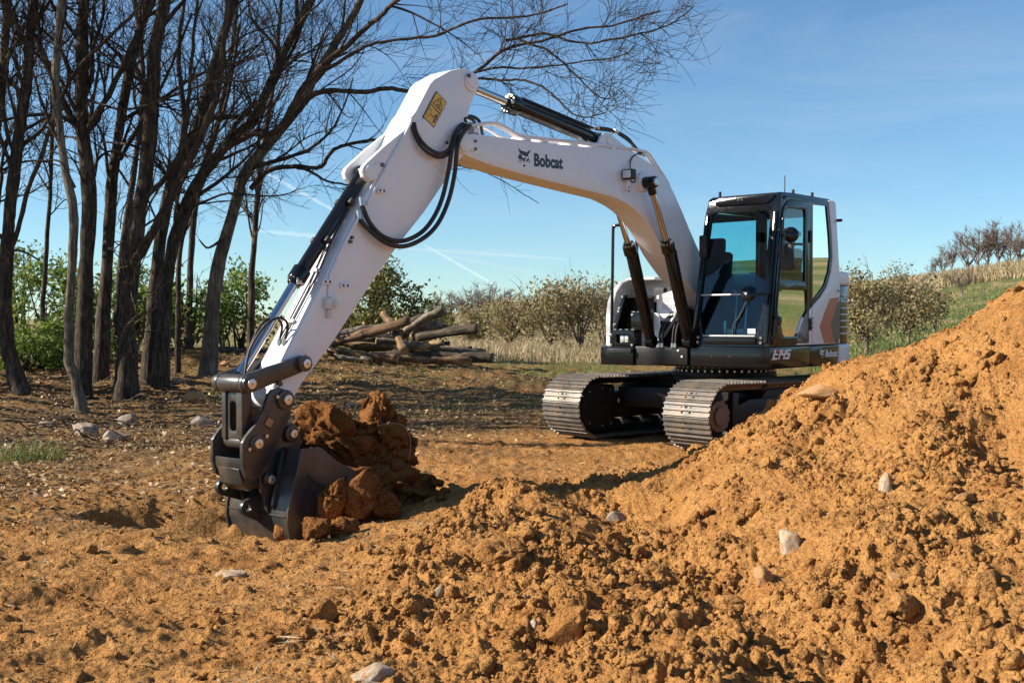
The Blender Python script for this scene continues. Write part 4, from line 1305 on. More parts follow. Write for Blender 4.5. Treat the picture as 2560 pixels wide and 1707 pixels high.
# ---- arm (stick)
SY = .125
st = [(5.69, 3.07), (5.625, 3.165), (5.57, 3.22), (5.39, 3.49), (5.34, 3.535), (5.14, 3.645), (5.01, 3.69), (4.90, 3.70), (4.81, 3.67), (4.765, 3.59), (4.785, 3.51), (4.83, 3.46), (4.87, 3.38), (4.905, 3.28), (4.91, 3.17), (4.90, 3.0), (4.93, 2.92), (5.0, 2.89), (5.08, 2.82), (5.18, 2.69), (5.47, 2.37), (5.79, 2.06), (6.12, 1.70), (6.52, 1.24), (6.81, .95), (6.925, .80), (6.99, .762), (7.06, .77), (7.10, .83), (7.09, .93), (7.01, 1.11), (6.63, 1.68), (6.49, 1.93), (6.34, 2.17), (6.17, 2.42), (5.95, 2.72)]
ARM = prism_obj("arm", st, -SY, SY, M['white'], ROOT, .009)
for s in (-1, 1):
    ear = [(5.70, 3.05), (5.95, 2.87), (6.13, 2.725), (6.17, 2.69), (6.19, 2.65), (6.17, 2.60), (6.12, 2.57), (6.05, 2.585), (6.0, 2.55), (6.05, 2.44), (5.9, 2.6)]
    bm = bmesh.new(); prism_y(bm, ear, s * .085, s * (SY + .002)); fin("cylinder_ear", bm, M['white'], ARM, bevel=.006)
    cyl_obj("ear_boss", (6.10, s * .125, 2.645), (6.10, s * .145, 2.645), .062, M['white'], ARM, 24, .005)
    bm = bmesh.new(); prism_y(bm, rounded([(6.06, 2.60), (6.15, 2.62), (6.02, 2.75), (5.93, 2.74)], .03), s * .126, s * .136); fin("keeper_plate", bm, M['white'], ARM, bevel=.003)
    cyl_obj("keeper_bolt", (5.975, s * .13, 2.72), (5.975, s * .15, 2.72), .018, M['darkgrey'], ARM, 8)
    cyl_obj("top_boss", (4.86, s * .125, 3.59), (4.86, s * .142, 3.59), .088, M['white'], ARM, 28, .005)
    bm = bmesh.new(); prism_y(bm, rounded([(4.82, 3.53), (4.92, 3.56), (4.95, 3.66), (4.87, 3.66)], .03), s * .14, s * .152); fin("keeper_plate", bm, M['white'], ARM, bevel=.003)
    cyl_obj("keeper_bolt", (4.925, s * .145, 3.635), (4.925, s * .163, 3.635), .02, M['darkgrey'], ARM, 8)
cyl_obj("arm_tip_tube", (7.03, -.165, .84), (7.03, .165, .84), .088, M['white'], ARM, 32, .006)
# reinforcing plate round the boom pivot
bm = bmesh.new(); prism_y(bm, rounded([(5.63, 3.10), (5.52, 3.02), (5.42, 2.88), (5.30, 2.76), (5.18, 2.72), (5.02, 2.90), (4.93, 3.0), (4.93, 3.2), (4.9, 3.35), (5.2, 3.3)], .04), SY - .002, SY + .010)
fin("pivot_plate", bm, M['white'], ARM, bevel=.004)
# warning sign
o6, a6, b6 = AFF6
decal("warning_border", [[(578, 318), (868, 632), (500, 1352), (205, 1035)]], o6, a6, b6, SY + .0005, M['ink'], ARM, .011)
SIGN = decal("warning_sign", [[(580, 340), (668 + 180, 640), (690, 955), (412, 665)], [(405, 690), (668, 985), (498, 1322), (222, 1030)]], o6, a6, b6, SY + .0118, M['yellow'], ARM, .001)
def line(p, q, w):
    d = Vector((q[0] - p[0], q[1] - p[1])); n = Vector((-d.y, d.x)).normalized() * w / 2
    return [(p[0] + n.x, p[1] + n.y), (q[0] + n.x, q[1] + n.y), (q[0] - n.x, q[1] - n.y), (p[0] - n.x, p[1] - n.y)]
tri_ = [(470, 635), (700, 515), (700, 885)]
pic = [line(tri_[i], tri_[(i + 1) % 3], 18) for i in range(3)]
pic += [[(605, 585), (625, 572), (650, 615), (632, 630)], [(650, 630), (668, 622), (695, 660), (678, 675)], line((570, 690), (630, 690), 18), line((615, 670), (650, 740), 30), line((645, 720), (625, 780), 22), line((630, 770), (660, 830), 16), line((560, 700), (590, 730), 14)]
box_ = [(385, 785), (435, 840), (340, 1030), (285, 975)]
pic += [line(box_[i], box_[(i + 1) % 4], 9) for i in range(4)]
pic += [line((395, 965), (480, 1045), 12), line((400, 985), (440, 940), 14), line((455, 1062), (495, 1010), 14),
        line((590, 975), (605, 990), 34), line((545, 985), (585, 1060), 62), line((525, 1060), (470, 1195), 24), line((560, 1080), (495, 1215), 24), line((600, 1040), (570, 1125), 18), line((535, 990), (500, 1060), 16)]
decal("warning_pictogram", pic, o6, a6, b6, SY + .0131, M['ink'], ARM, .0008)
# pipes, blocks and lugs on the arm side
tube_obj("arm_pipe", [(5.60, .10, 3.16), (5.64, .135, 3.12), (5.70, .137, 3.02), (5.86, .137, 2.80), (6.02, .137, 2.57), (6.14, .132, 2.38)], .014, M['white'], ARM, n=6)
tube_obj("arm_pipe", [(6.24, .145, 2.27), (6.40, .14, 2.03), (6.49, .138, 1.87), (6.53, .138, 1.80), (6.54, .138, 1.74), (6.55, .138, 1.62)], .015, M['white'], ARM, n=6)
bm = bmesh.new(); add_box(bm, (6.555, .150, 1.565), (.10, .05, .085)); add_cyl(bm, (6.555, .15, 1.52), (6.56, .15, 1.45), .022, 12); add_cyl(bm, (6.52, .17, 1.56), (6.52, .195, 1.56), .022, 12)
fin("valve_block", bm, M['greypaint'], ARM, bevel=.006)
for xx, zz in ((6.39, 1.71), (6.575, 1.735), (5.99, 2.505)):
    bm = bmesh.new(); add_box(bm, (xx, .138, zz), (.085, .03, .04), Matrix.Rotation(R(5), 4, 'Y')); fin("mounting_lug", bm, M['white'], ARM, bevel=.005)
    for dx in (-.022, .022): cyl_obj("lug_hole", (xx + dx, .1525, zz), (xx + dx, .1545, zz), .011, M['rubber'], ARM, 10)
for xx, zz in ((6.31, 2.10), (6.325, 2.065), (5.20, 3.0)): cyl_obj("lug_bolt", (xx, .125, zz), (xx, .152, zz), .014, M['darkgrey'], ARM, 8)
# thin lines on the front of the arm
for k, yy in enumerate((-.03, .02)):
    tube_obj("arm_line", [(6.24, yy, 2.345), (6.42, yy, 2.07), (6.57, yy, 1.80), (6.70, yy, 1.60), (6.92, yy, 1.265)], .007, M['darkgrey'], ARM)
for tt in (0, 1, 2):
    xx = 6.30 + tt * .26; bm = bmesh.new(); add_box(bm, (xx + .0, 0, 2.235 - tt * .405), (.03, .08, .02), Matrix.Rotation(R(57), 4, 'Y')); fin("line_clamp", bm, M['greypaint'], ARM, bevel=.003)
for k in range(2):
    tube_obj("arm_hose", [(6.92, -.02 + .06 * k, 1.26), (6.90, -.01 + .07 * k, 1.40), (7.0, 0 + .08 * k, 1.45), (7.14, .03 + .05 * k, 1.38), (7.25, .05, 1.20), (7.31, .06, .98)], .010, M['rubber'], ARM)
    cyl_obj("hose_fitting", (6.925, -.02 + .06 * k, 1.24), (6.92, -.02 + .06 * k, 1.29), .015, M['zinc'], ARM, 10)
# big corrugated loops from boom tip to arm
for k, dy in enumerate((0, .055)):
    e = .045 * k
    pts = [(4.86, .10 + .02 * k, 3.205), (5.0, .15 + dy, 3.17 - e * .3), (5.13, .205 + dy * .6, 3.09 - e), (5.215 - e * .7, .22 + dy * .5, 2.94), (5.265 - e * 1.2, .22 + dy * .5, 2.73), (5.35 - e * 1.3, .22 + dy * .5, 2.48), (5.475 - e, .22 + dy * .5, 2.29 - e * .6), (5.63 - e * .3, .22 + dy * .5, 2.165 - e * .9), (5.83, .21 + dy * .4, 2.095 - e), (6.02, .20 + dy * .3, 2.12 - e), (6.15 + .02 * k, .18, 2.22 - e), (6.215 + .03 * k, .155, 2.36 - .11 * k)]
    tube_obj("corrugated_hose", pts, .0195, M['rubber'], ARM, n=20, corr=.07, seg=10)
    cyl_obj("hose_fitting", (4.86, .10 + .02 * k, 3.205), (4.94, .125 + .035 * k, 3.19), .026, M['zinc'], ARM, 12)
    cyl_obj("hose_fitting", Vector(pts[-1]), Vector(pts[-1]) + Vector((.0, -.01, .07)), .022, M['zinc'], ARM, 12)
tube_obj("arm_hose", [(5.605, .14, 3.12), (5.60, .16, 3.04), (5.565, .18, 2.97), (5.48, .20, 2.905), (5.36, .21, 2.88), (5.25, .21, 2.93), (5.17, .19, 3.05), (5.04, .15, 3.17), (4.92, .10, 3.22)], .016, M['rubber'], ARM)
tube_obj("arm_hose", [(5.62, .13, 3.12), (5.615, .15, 3.03), (5.575, .17, 2.94), (5.48, .19, 2.87), (5.34, .20, 2.85), (5.22, .20, 2.91), (5.14, .18, 3.03), (5.02, .14, 3.15), (4.9, .09, 3.2)], .015, M['rubber'], ARM)

# ---- bucket linkage
P1 = (6.845, 1.10); P2 = (7.35, .965); P3 = (7.305, .525); PT = (7.04, .835)
def pin(name, p, y0, y1, r, parent, mat='pin'):
    cyl_obj(name, (p[0], y0, p[1]), (p[0], y1, p[1]), r, M[mat], parent, 24, .004)
    cyl_obj("pin_centre", (p[0], y1 - .001, p[1]), (p[0], y1 + .0015, p[1]), .006, M['rubber'], parent, 10)
def capsule(p, q, r0, r1, n=8):
    a = math.atan2(q[1] - p[1], q[0] - p[0])
    o = [(p[0] + r0 * math.cos(a + math.pi / 2 + math.pi * k / n), p[1] + r0 * math.sin(a + math.pi / 2 + math.pi * k / n)) for k in range(n + 1)]
    o += [(q[0] + r1 * math.cos(a - math.pi / 2 + math.pi * k / n), q[1] + r1 * math.sin(a - math.pi / 2 + math.pi * k / n)) for k in range(n + 1)]
    return o
for s in (-1, 1):
    bm = bmesh.new(); prism_y(bm, capsule(P1, P2, .062, .072), s * .135, s * .175)
    add_cyl(bm, (P1[0], s * .13, P1[1]), (P1[0], s * .215, P1[1]), .062, 28); add_cyl(bm, (P2[0], s * .13, P2[1]), (P2[0], s * .20, P2[1]), .064, 28)
    LK = fin("guide_link", bm, M['bucket'], ROOT, bevel=.005)
    if s > 0:
        pin("link_pin", P1, .20, .232, .036, LK); pin("link_pin", P2, .19, .222, .038, LK)
        cyl_obj("grease_nipple", (6.83, .19, 1.165), (6.83, .21, 1.165), .012, M['zinc'], LK, 8)
bm = bmesh.new()
add_cyl(bm, (P2[0], -.13, P2[1]), (P2[0], .13, P2[1]), .07, 28)
add_cyl(bm, (P3[0], -.15, P3[1]), (P3[0], .15, P3[1]), .055, 28)
for y0, y1 in ((-.125, -.075), (.055, .125)):
    prism_y(bm, [(7.285, .93), (7.375, .93), (7.375, .55), (7.275, .55)], y0, y1)
holed(bm, [(-.08, .55), (.06, .55), (.06, .90), (-.08, .90)], [rounded([(-.045, .61), (.035, .61), (.035, .83), (-.045, .83)], .03)], lambda a, b: (7.345, a, b), lambda a, b: (7.36, a, b))
HL = fin("bucket_link", bm, M['bucket'], ROOT, bevel=.008)
box_obj("grease_block", (7.365, .0, .925), (.03, .09, .03), M['greypaint'], HL, .008)
cyl_obj("grease_nipple", (7.38, -.09, .93), (7.40, -.09, .93), .012, M['zinc'], HL, 8)
# quick coupler
cp = [(7.19, .88), (7.15, .915), (7.08, .93), (7.015, .895), (6.985, .83), (6.985, .70), (7.03, .63), (7.12, .48), (7.245, .31), (7.285, .265), (7.34, .25), (7.395, .285), (7.425, .38), (7.425, .54), (7.39, .585), (7.30, .67), (7.23, .78)]
bm = bmesh.new()
for s in (-1, 1):
    prism_y(bm, cp, s * .165, s * .20)
    add_cyl(bm, (PT[0], s * .16, PT[1]), (PT[0], s * .222, PT[1]), .075, 28); add_cyl(bm, (P3[0], s * .16, P3[1]), (P3[0], s * .218, P3[1]), .062, 28)
prism_y(bm, [(7.41, .36), (7.41, .42), (7.34, .36), (7.22, .42), (7.22, .30), (7.36, .24)], -.165, .165)
prism_y(bm, [(7.38, .22), (7.41, .34), (7.30, .36), (7.17, .30), (7.22, .20), (7.31, .165)], -.13, .13)
CPL = fin("quick_coupler", bm, M['bucket'], ROOT, bevel=.007)
pin("coupler_pin", PT, .21, .25, .038, CPL); pin("coupler_pin", P3, .205, .245, .036, CPL)
bm = bmesh.new(); add_box(bm, (7.185, .201, .672), (.085, .005, .085), Matrix.Rotation(R(-32), 4, 'Y')); fin("plate_frame", bm, M['rubber'], CPL, bevel=.002)
bm = bmesh.new(); add_box(bm, (7.185, .2045, .672), (.06, .004, .06), Matrix.Rotation(R(-32), 4, 'Y')); fin("type_plate", bm, M['rock_tan'], CPL)
for xx, zz in ((7.22, .575), (7.375, .49), (7.12, .86)): cyl_obj("coupler_bolt", (xx, .20, zz), (xx, .222, zz), .014, M['zinc'], CPL, 8)
cyl_obj("lifting_eye", (7.075, .17, .955), (7.075, .195, .955), .022, M['bucket'], CPL, 14)

# ---- bucket
bp_out = [(7.02, .47), (7.065, .30), (7.115, .14), (7.145, .02), (7.15, -.08), (7.12, -.19), (7.06, -.29), (6.96, -.38), (6.82, -.43), (6.62, -.44), (6.42, -.40), (6.28, -.33)]
bp_in = [(x - .03, z + .012 * (1 if z < 0 else 0)) for x, z in bp_out]
BW = .375
bm = bmesh.new()
shell = bp_out + [(6.28, -.30)] + [(x - .028 if z > -.3 else x - .01, z + (.028 if z < -.2 else .0)) for x, z in bp_out[::-1][1:]]
prism_y(bm, shell, -BW + .012, BW - .012)
BKT = fin("bucket", bm, M['bucket'], ROOT, bevel=.003)
sp = [(7.035, .475), (6.86, .475), (6.80, .44), (6.74, .39), (6.66, .335), (6.54, .285), (6.42, .16), (6.33, -.02), (6.26, -.20), (6.22, -.34), (6.30, -.36), (6.42, -.415), (6.62, -.455), (6.82, -.445), (6.97, -.395), (7.075, -.30), (7.135, -.195), (7.165, -.08), (7.16, .025), (7.13, .145), (7.08, .30)]
for s in (-1, 1):
    bm = bmesh.new(); prism_y(bm, sp, s * (BW - .014), s * (BW + .012)); fin("side_plate", bm, M['bucket'], BKT, bevel=.005)
    bm = bmesh.new(); add_bar(bm, (6.98, s * (BW + .016), .27), (6.62, s * (BW + .016), .05), .012, .016); fin("side_seam", bm, M['rubber'], BKT)
    cyl_obj("side_hole", (6.60, s * (BW + .0115), .215), (6.60, s * (BW + .0145), .215), .02, M['rubber'], BKT, 14)
    # ears
    bm = bmesh.new(); prism_y(bm, rounded([(7.07, .60), (6.985, .655), (6.91, .65), (6.86, .58), (6.83, .47), (6.95, .38), (7.08, .14), (7.155, -.03), (7.19, .10), (7.245, .22), (7.235, .31), (7.15, .42)], .035, 3), s * .115, s * .15)
    add_cyl(bm, (6.955, s * .11, .57), (6.955, s * .185, .57), .064, 28); add_cyl(bm, (7.165, s * .11, .245), (7.165, s * .18, .245), .055, 28)
    E_ = fin("bucket_ear", bm, M['bucket'], BKT, bevel=.005)
for p_ in ((6.955, .57), (7.165, .245)): pin("ear_pin", p_, -.20, .212, .033, BKT)
bm = bmesh.new(); prism_y(bm, [(7.045, .46), (7.075, .45), (7.17, .05), (7.155, .02), (7.10, .15)], .19, .215); fin("ear_gusset", bm, M['bucket'], BKT, bevel=.003)
bm = bmesh.new(); add_bar(bm, (7.045, 0, .42), (7.12, 0, .16), .28, .04); fin("back_plate", bm, M['bucket'], BKT, bevel=.006)
# lifting lugs on the back
for (lx, lz, yy) in ((7.27, .025, .015), (7.33, .17, -.20)):
    bm = bmesh.new(); holed(bm, [(lx - .02 + .065 * math.cos(a), lz + .065 * math.sin(a)) for a in [R(-70 + 20 * k) for k in range(9)]] + [(7.13, lz + .12), (7.12, lz - .13)],
          [[(lx - .02 + .026 * math.cos(R(30 * k)), lz + .026 * math.sin(R(30 * k))) for k in range(12)]], lambda a, b: (a, yy - .02, b), lambda a, b: (a, yy + .02, b))
    fin("lifting_lug", bm, M['bucket'], BKT, bevel=.003)
bm = bmesh.new(); add_bar(bm, (7.152, -BW + .03, -.02), (7.152, BW - .03, -.02), .012, .01); fin("wear_seam", bm, M['rubber'], BKT)
bm = bmesh.new(); add_bar(bm, (7.075, -BW - .005, -.295), (7.075, BW + .005, -.295), .02, .014); fin("heel_strip", bm, M['pin'], BKT, bevel=.003)
for k in range(5):
    bm = bmesh.new(); prism_y(bm, [(6.34, -.36), (6.32, -.31), (6.12, -.27), (6.13, -.29)], -.33 + k * .155, -.25 + k * .155); fin("bucket_tooth", bm, M['pin'], BKT, bevel=.004)
# ------------------------------------------------------------------ earth, clods and stones
def ico(sub):
    bm = bmesh.new()
    bmesh.ops.create_icosphere(bm, subdivisions=sub, radius=1)
    v = np.array([x.co[:] for x in bm.verts]); f = np.array([[l.index for l in p.verts] for p in bm.faces])
    bm.free()
    return v, f


ICO = {k: ico(k) for k in (1, 2, 3, 4, 5, 6)}


def lump(sub, seed, rough=.35, flat=1.0, blocky=0.0):
    v, f = ICO[sub]
    v = v.copy()
    d = 1 + rough * noise3(v * 1.3 + seed * 3.7, seed) + rough * .55 * noise3(v * 3.0 - seed, seed + 9) + rough * .32 * noise3(v * 6 + seed, seed + 20)
    if sub >= 4: d = d + rough * .20 * noise3(v * 11 + seed, seed + 31) + rough * .12 * noise3(v * 24 + seed, seed + 32)
    v = v * d[:, None]
    if blocky > 0:
        rs = np.random.default_rng(seed)
        for k in range(9):
            n = rs.normal(size=3); n /= np.linalg.norm(n)
            lim = rs.uniform(.55, .85)
            t = v @ n
            v = v - np.outer(np.maximum(t - lim, 0) * blocky, n)
    v[:, 2] *= flat
    return v, f


# clods big enough to pick out singly: shared meshes, each its own object
clod_me = []
for k in range(12):
    v, f = lump(3, 100 + k, .62, .8, .85 if k % 2 == 0 else .4)
    me = np_mesh("earth_clod", v, f); me.materials.append(M['soil']); clod_me.append(me)

cand = []
rs = np.random.default_rng(3)
def visible_uv(X, Y): return np.abs(X / Y) < .475
n_try = 120000
Yc = rs.uniform(3.3, 12.0, n_try); Xc = rs.uniform(-.48, .48, n_try) * Yc
mk = heap_mask(Xc, Yc)
clump_n = fbm(Xc * 1.3, Yc * 1.3, 77, 3)
keep = rs.uniform(0, 1, n_try) < np.clip(mk * (.10 + 1.0 * crumbly(Xc, Yc)), 0, 1) * np.clip(Yc / 9, .3, 1) + (1 - mk) * .035 * np.clip(1.3 - np.abs(Yc - 6) * .12, 0, 1) * (Yc < 11) * 2.2
Xc = Xc[keep]; Yc = Yc[keep]; mk = mk[keep]
rad = .0066 * (1 - rs.uniform(0, 1, len(Xc))) ** (-1 / 2.7)
rad = np.minimum(rad, .055) * np.where(mk > .5, 1.0, .75)
Zc = height(Xc, Yc)
order = np.argsort(-rad / Yc)
big = order[:290]
small = order[290:]
small = small[:19000]
for k, i in enumerate(big):
    o = bpy.data.objects.new("earth_clod", clod_me[k % 12]); COL.objects.link(o)
    r_ = rad[i]
    sc = rs.uniform(.75, 1.25, 3) * r_
    o.location = (Xc[i], Yc[i], Zc[i] + r_ * .05)
    o.rotation_euler = rs.uniform(0, 6.28, 3)
    o.scale = sc
    tag(o, "loose crumbly clod of orange earth lying on the dug ground", "clod", "loose clods of orange earth")


def scatter(idx, variants, sub, sink=.12):
    """join many small lumps into one mesh"""
    vs_, fs_ = [], []
    base = 0
    for k, i in enumerate(idx):
        v, f = variants[k % len(variants)]
        a, b, c = rs.uniform(0, 6.28, 3)
        Rm = np.array(Matrix.Rotation(a, 3, 'X') @ Matrix.Rotation(b, 3, 'Y') @ Matrix.Rotation(c, 3, 'Z'))
        vv = (v * (rs.uniform(.7, 1.3, 3) * rad[i])) @ Rm.T + np.array([Xc[i], Yc[i], Zc[i] + rad[i] * sink])
        vs_.append(vv); fs_.append(f + base); base += len(v)
    return np.vstack(vs_), np.vstack(fs_)


mid = small[:2600]; tiny = small[3600:]
v2 = [lump(2, 300 + k, .6, .85, .8) for k in range(10)]
v1 = [lump(1, 400 + k, .6, .8, .5) for k in range(10)]
V2, F2 = scatter(mid, v2, 2); V1, F1 = scatter(tiny, v1, 1)
o = link_mesh("earth_crumbs", np_mesh("earth_crumbs", np.vstack([V2, V1]), np.vstack([F2, F1 + len(V2)])), M['soil'])
tag(o, "small crumbs of orange earth strewn over the heap", "crumbs", None, 'stuff')


def rock(name, px, py, D, size, label, mat, seed, yaw=0.0, tilt=0.0, sub=4, rough=.30, blocky=.9, sink=.3, group=None, cat="rock", lift=0.0, fixed=False):
    p = at(px, py, D)
    # set it on the terrain along the same line of sight
    best = None
    for k in range(400):
        d = D * (.6 + .8 * k / 400)
        q = at(px, py, d)
        if best is None and q.z < H_fast(q.x, q.y): best = q
    if best is None: best = p
    if fixed: best = p
    v, f = lump(sub, seed, rough, 1.0, blocky)
    me = np_mesh(name, v, f); me.materials.append(mat)
    o = bpy.data.objects.new(name, me); COL.objects.link(o)
    o.location = (best.x, best.y, max(H1(best.x, best.y) + size[2] * (.80 - 2 * sink) * .5 + lift, p.z if fixed else -9))
    o.scale = (size[0] / 2, size[1] / 2, size[2] / 2)
    o.rotation_euler = (tilt, tilt * .4, yaw)
    tag(o, label, cat, group)
    return o


_gx = np.linspace(-12, 8, 401); _gy = np.linspace(2, 34, 641)
_GX, _GY = np.meshgrid(_gx, _gy)
_GZ = height(_GX, _GY)
def H_fast(x, y):
    i = min(max((x + 12) / 20 * 400, 0), 399.999); j = min(max((y - 2) / 32 * 640, 0), 639.999)
    a, b = int(i), int(j); fx_, fy_ = i - a, j - b
    return (_GZ[b, a] * (1 - fx_) + _GZ[b, a + 1] * fx_) * (1 - fy_) + (_GZ[b + 1, a] * (1 - fx_) + _GZ[b + 1, a + 1] * fx_) * fy_


# the slab of earth the bucket has broken loose
bm_v, bm_f, nb = [], [], 0
def add_lump(c, s, seed, sub=5, rough=.32, blocky=.45, rot=0.0):
    global nb
    v, f = lump(sub, seed, rough, 1.0, blocky)
    cr, sr = math.cos(rot), math.sin(rot)
    v = v * np.array(s)
    v = np.stack([v[:, 0] * cr - v[:, 2] * sr, v[:, 1], v[:, 0] * sr + v[:, 2] * cr], -1) + np.array(c)
    bm_v.append(v); bm_f.append(f + nb); nb += len(v)
for (px, py, D, sx, sy, sz, rot) in ((890, 1125, 8.95, .34, .30, .23, -.35), (958, 1058, 8.95, .17, .19, .25, .3), (820, 1095, 8.9, .28, .25, .20, -.4), (985, 1135, 9.05, .20, .24, .20, .2),
                                     (890, 1210, 8.85, .36, .30, .22, 0), (975, 1215, 9.0, .26, .28, .16, 0), (765, 1085, 8.95, .13, .15, .12, 0)):
    p = at(px, py, D)
    add_lump((p.x, p.y, p.z), (sx, sy, sz), 500 + px, 5, .60, .40, rot)
_main = np.vstack(bm_v)
for k in range(420):
    c = _main[rs.integers(0, len(_main))]
    if c[2] < -.2: continue
    s_ = .012 + .06 * rs.uniform() ** 2.6
    add_lump(c + rs.normal(0, .012, 3), (s_ * rs.uniform(.8, 1.4), s_ * rs.uniform(.8, 1.3), s_ * rs.uniform(.7, 1.2)), 1500 + k, 2 if s_ < .04 else 3, .7, .9, rs.uniform(-1, 1))
me = np_mesh("earth_slab", np.vstack(bm_v), np.vstack(bm_f)); me.materials.append(M['shadowed'])
o = link_mesh("earth_slab", me)
tag(o, "big broken slab of shade-darkened red earth heaved up behind the bucket", "earth slab")
_root = np.array([at(940, 1065, 8.66), at(975, 1058, 8.64), at(1005, 1062, 8.66), at(1022, 1085, 8.68), at(1027, 1115, 8.68), at(1022, 1150, 8.68)])
bm = bmesh.new(); add_tube(bm, spline([Vector(q) for q in _root], 6), .0022, 5)
tag(fin("root", bm, M['straw']), "thin pale root hanging over the earth slab", "root")

rock("boulder", 900, 1232, 8.15, (.32, .28, .35), "rounded reddish boulder of earth leaning on the bucket side", M['shadowed'], 11, .4, .2, 5, .6, .5, sink=.1, cat="boulder", fixed=True)
rock("boulder", 835, 1245, 8.1, (.28, .26, .28), "smaller reddish block of earth left of the rounded boulder", M['shadowed'], 12, .9, .3, 5, .6, .6, sink=.1, cat="boulder", fixed=True)
rock("boulder", 960, 1262, 8.2, (.26, .26, .24), "reddish block of earth right of the rounded boulder", M['shadowed'], 13, .2, .3, 5, .6, .6, sink=.1, cat="boulder", fixed=True)
for k, (px, py, D, s) in enumerate(((800, 1280, 8.5, .13), (815, 1310, 8.2, .20), (745, 1315, 8.1, .16), (860, 1335, 8.0, .17), (720, 1345, 8.0, .22), (790, 1345, 7.9, .20), (700, 1325, 8.1, .17), (870, 1300, 8.3, .16), (735, 1300, 8.2, .12))):
    rock("earth_clod", px, py, D, (s * 1.15, s, s * .95), ("first", "second", "third", "fourth", "fifth", "sixth", "seventh", "eighth", "ninth")[sorted([800, 815, 745, 860, 720, 790, 700, 870, 735]).index(px)] + " red earth clod from the left beside the near bucket corner", M['shadowed'] if k % 2 else M['soil'], 40 + k, k, .2, 4, .42, .35, .2, "clods beside the bucket", "clod")

for k in range(34):
    px = rs.uniform(760, 1120); py = 1215 + rs.uniform(-15, 55) - max(0, px - 1000) * .18
    s_ = .045 + .10 * rs.uniform() ** 2
    rock("earth_clod", px, py, 8.6, (s_ * 1.2, s_, s_), "small dark clod fallen at the foot of the earth slab", M['shadowed'], 130 + k, k, .2, 3, .5, .5, .2, "clods fallen from the slab", "clod")

# stones one can tell apart
rock("grey_rock", 1538, 1300, 7.6, (.16, .12, .11), "pale grey faceted rock alone on the middle of the heap", M['rock_grey'], 61, .3, .1, 3, .25, 1.0, .2)
rock("pale_rock", 1975, 1375, 6.4, (.10, .12, .22), "white flaked rock standing upright in the heap face", M['rock_white'], 62, .5, -.35, 4, .28, .8, .25)
rock("pale_rock", 2214, 1226, 6.6, (.075, .08, .15), "small oval white stone on the smooth heap slope", M['rock_white'], 63, .1, .1, 3, .2, .4, .3)
rock("long_rock", 2045, 1002, 8.9, (.34, .13, .12), "long pale slab of rock lying on the heap crest by the track", M['rock_tan'], 64, -.35, -.15, 4, .22, 1.0, .2)
rock("earth_block", 1425, 1600, 4.7, (.20, .18, .20), "large squared block of orange earth low on the heap", M['soil'], 65, .6, .35, 5, .25, .95, .25, cat="earth block")
rock("earth_block", 1265, 1395, 6.5, (.30, .24, .16), "broad flat block of earth on the heap's left spur", M['soil'], 66, .2, .15, 5, .3, .7, .3, cat="earth block")
rock("tan_rock", 1910, 1455, 5.3, (.16, .13, .10), "cracked tan rock half buried in the heap", M['rock_tan'], 67, .4, .2, 4, .3, 1.0, .3)
rock("tan_rock", 2240, 1455, 4.9, (.12, .10, .07), "flat tan stone tilted on the right of the heap", M['rock_tan'], 68, -.3, .3, 4, .22, 1.0, .25)
rock("earth_block", 2250, 1530, 4.5, (.22, .18, .15), "squat crumbling block of earth under the tilted tan stone", M['soil'], 69, .9, .1, 5, .38, .6, .3, cat="earth block")
rock("earth_block", 2460, 1470, 4.5, (.12, .12, .12), "pointed lump of earth near the photo's right edge", M['soil'], 70, .9, .4, 4, .3, .9, .25, cat="earth block")
rock("pale_rock", 940, 1690, 4.25, (.20, .14, .10), "creamy white slab breaking the surface at the bottom edge", M['rock_white'], 71, .2, .1, 4, .3, .8, .4)
rock("pale_rock", 1335, 1565, 4.9, (.055, .05, .06), "small bright white stone above the squared earth block", M['rock_white'], 72, .2, .1, 3, .25, .8, .3)
rock("pale_rock", 1095, 1490, 5.4, (.07, .05, .11), "narrow upright sliver of cream stone on the lower spur", M['rock_white'], 73, .8, .3, 3, .25, .9, .25)
rock("white_patch_stone", 578, 1437, 6.1, (.20, .13, .05), "flat white stone flush with the ground before the bucket", M['rock_white'], 74, .3, 0, 4, .3, .6, .25)
rock("tan_rock", 810, 1545, 4.9, (.13, .09, .13), "tall brown clod standing among crumbs left of the spur", M['soil'], 75, .5, .3, 4, .3, .8, .2)
rock("earth_block", 1640, 1440, 5.9, (.16, .15, .12), "round knobbly lump of earth in the gully", M['soil'], 76, .2, .1, 4, .4, .3, .25, cat="earth block")
rock("earth_block", 1745, 1075, 9.9, (.22, .2, .2), "round ball of earth resting against the near track", M['soil'], 77, .2, .1, 4, .3, .3, .15, cat="earth block")
rock("tan_rock", 2415, 1252, 5.6, (.15, .07, .06), "thin tan stone jutting from the upper heap face", M['rock_tan'], 78, .5, -.2, 4, .25, 1.0, .3)
rock("grey_boulder", 505, 1066, 13.5, (.30, .24, .22), "big pale boulder with a brown face before the trees", M['rock_grey'], 81, .3, .1, 4, .28, .8, .15, cat="boulder")
rock("grey_boulder", 215, 1087, 13.0, (.42, .30, .20), "leaning grey slab leftmost of the three stones", M['rock_grey'], 82, -.2, .35, 4, .25, 1.0, .2, cat="boulder")
rock("grey_boulder", 287, 1100, 12.7, (.42, .28, .20), "flat-topped grey slab between two other stones", M['rock_grey'], 83, .1, -.25, 4, .25, 1.0, .25, cat="boulder")
rock("grey_boulder", 315, 1062, 13.8, (.30, .24, .24), "hunched two-tone boulder rightmost of the three stones", M['rock_grey'], 84, .3, .1, 4, .30, .8, .2, cat="boulder")
rock("grey_boulder", 482, 1006, 16.5, (.34, .24, .26), "sharp-edged ochre boulder up on the leafy bank", M['rock_tan'], 85, .3, .3, 4, .25, 1.0, .2, cat="boulder")
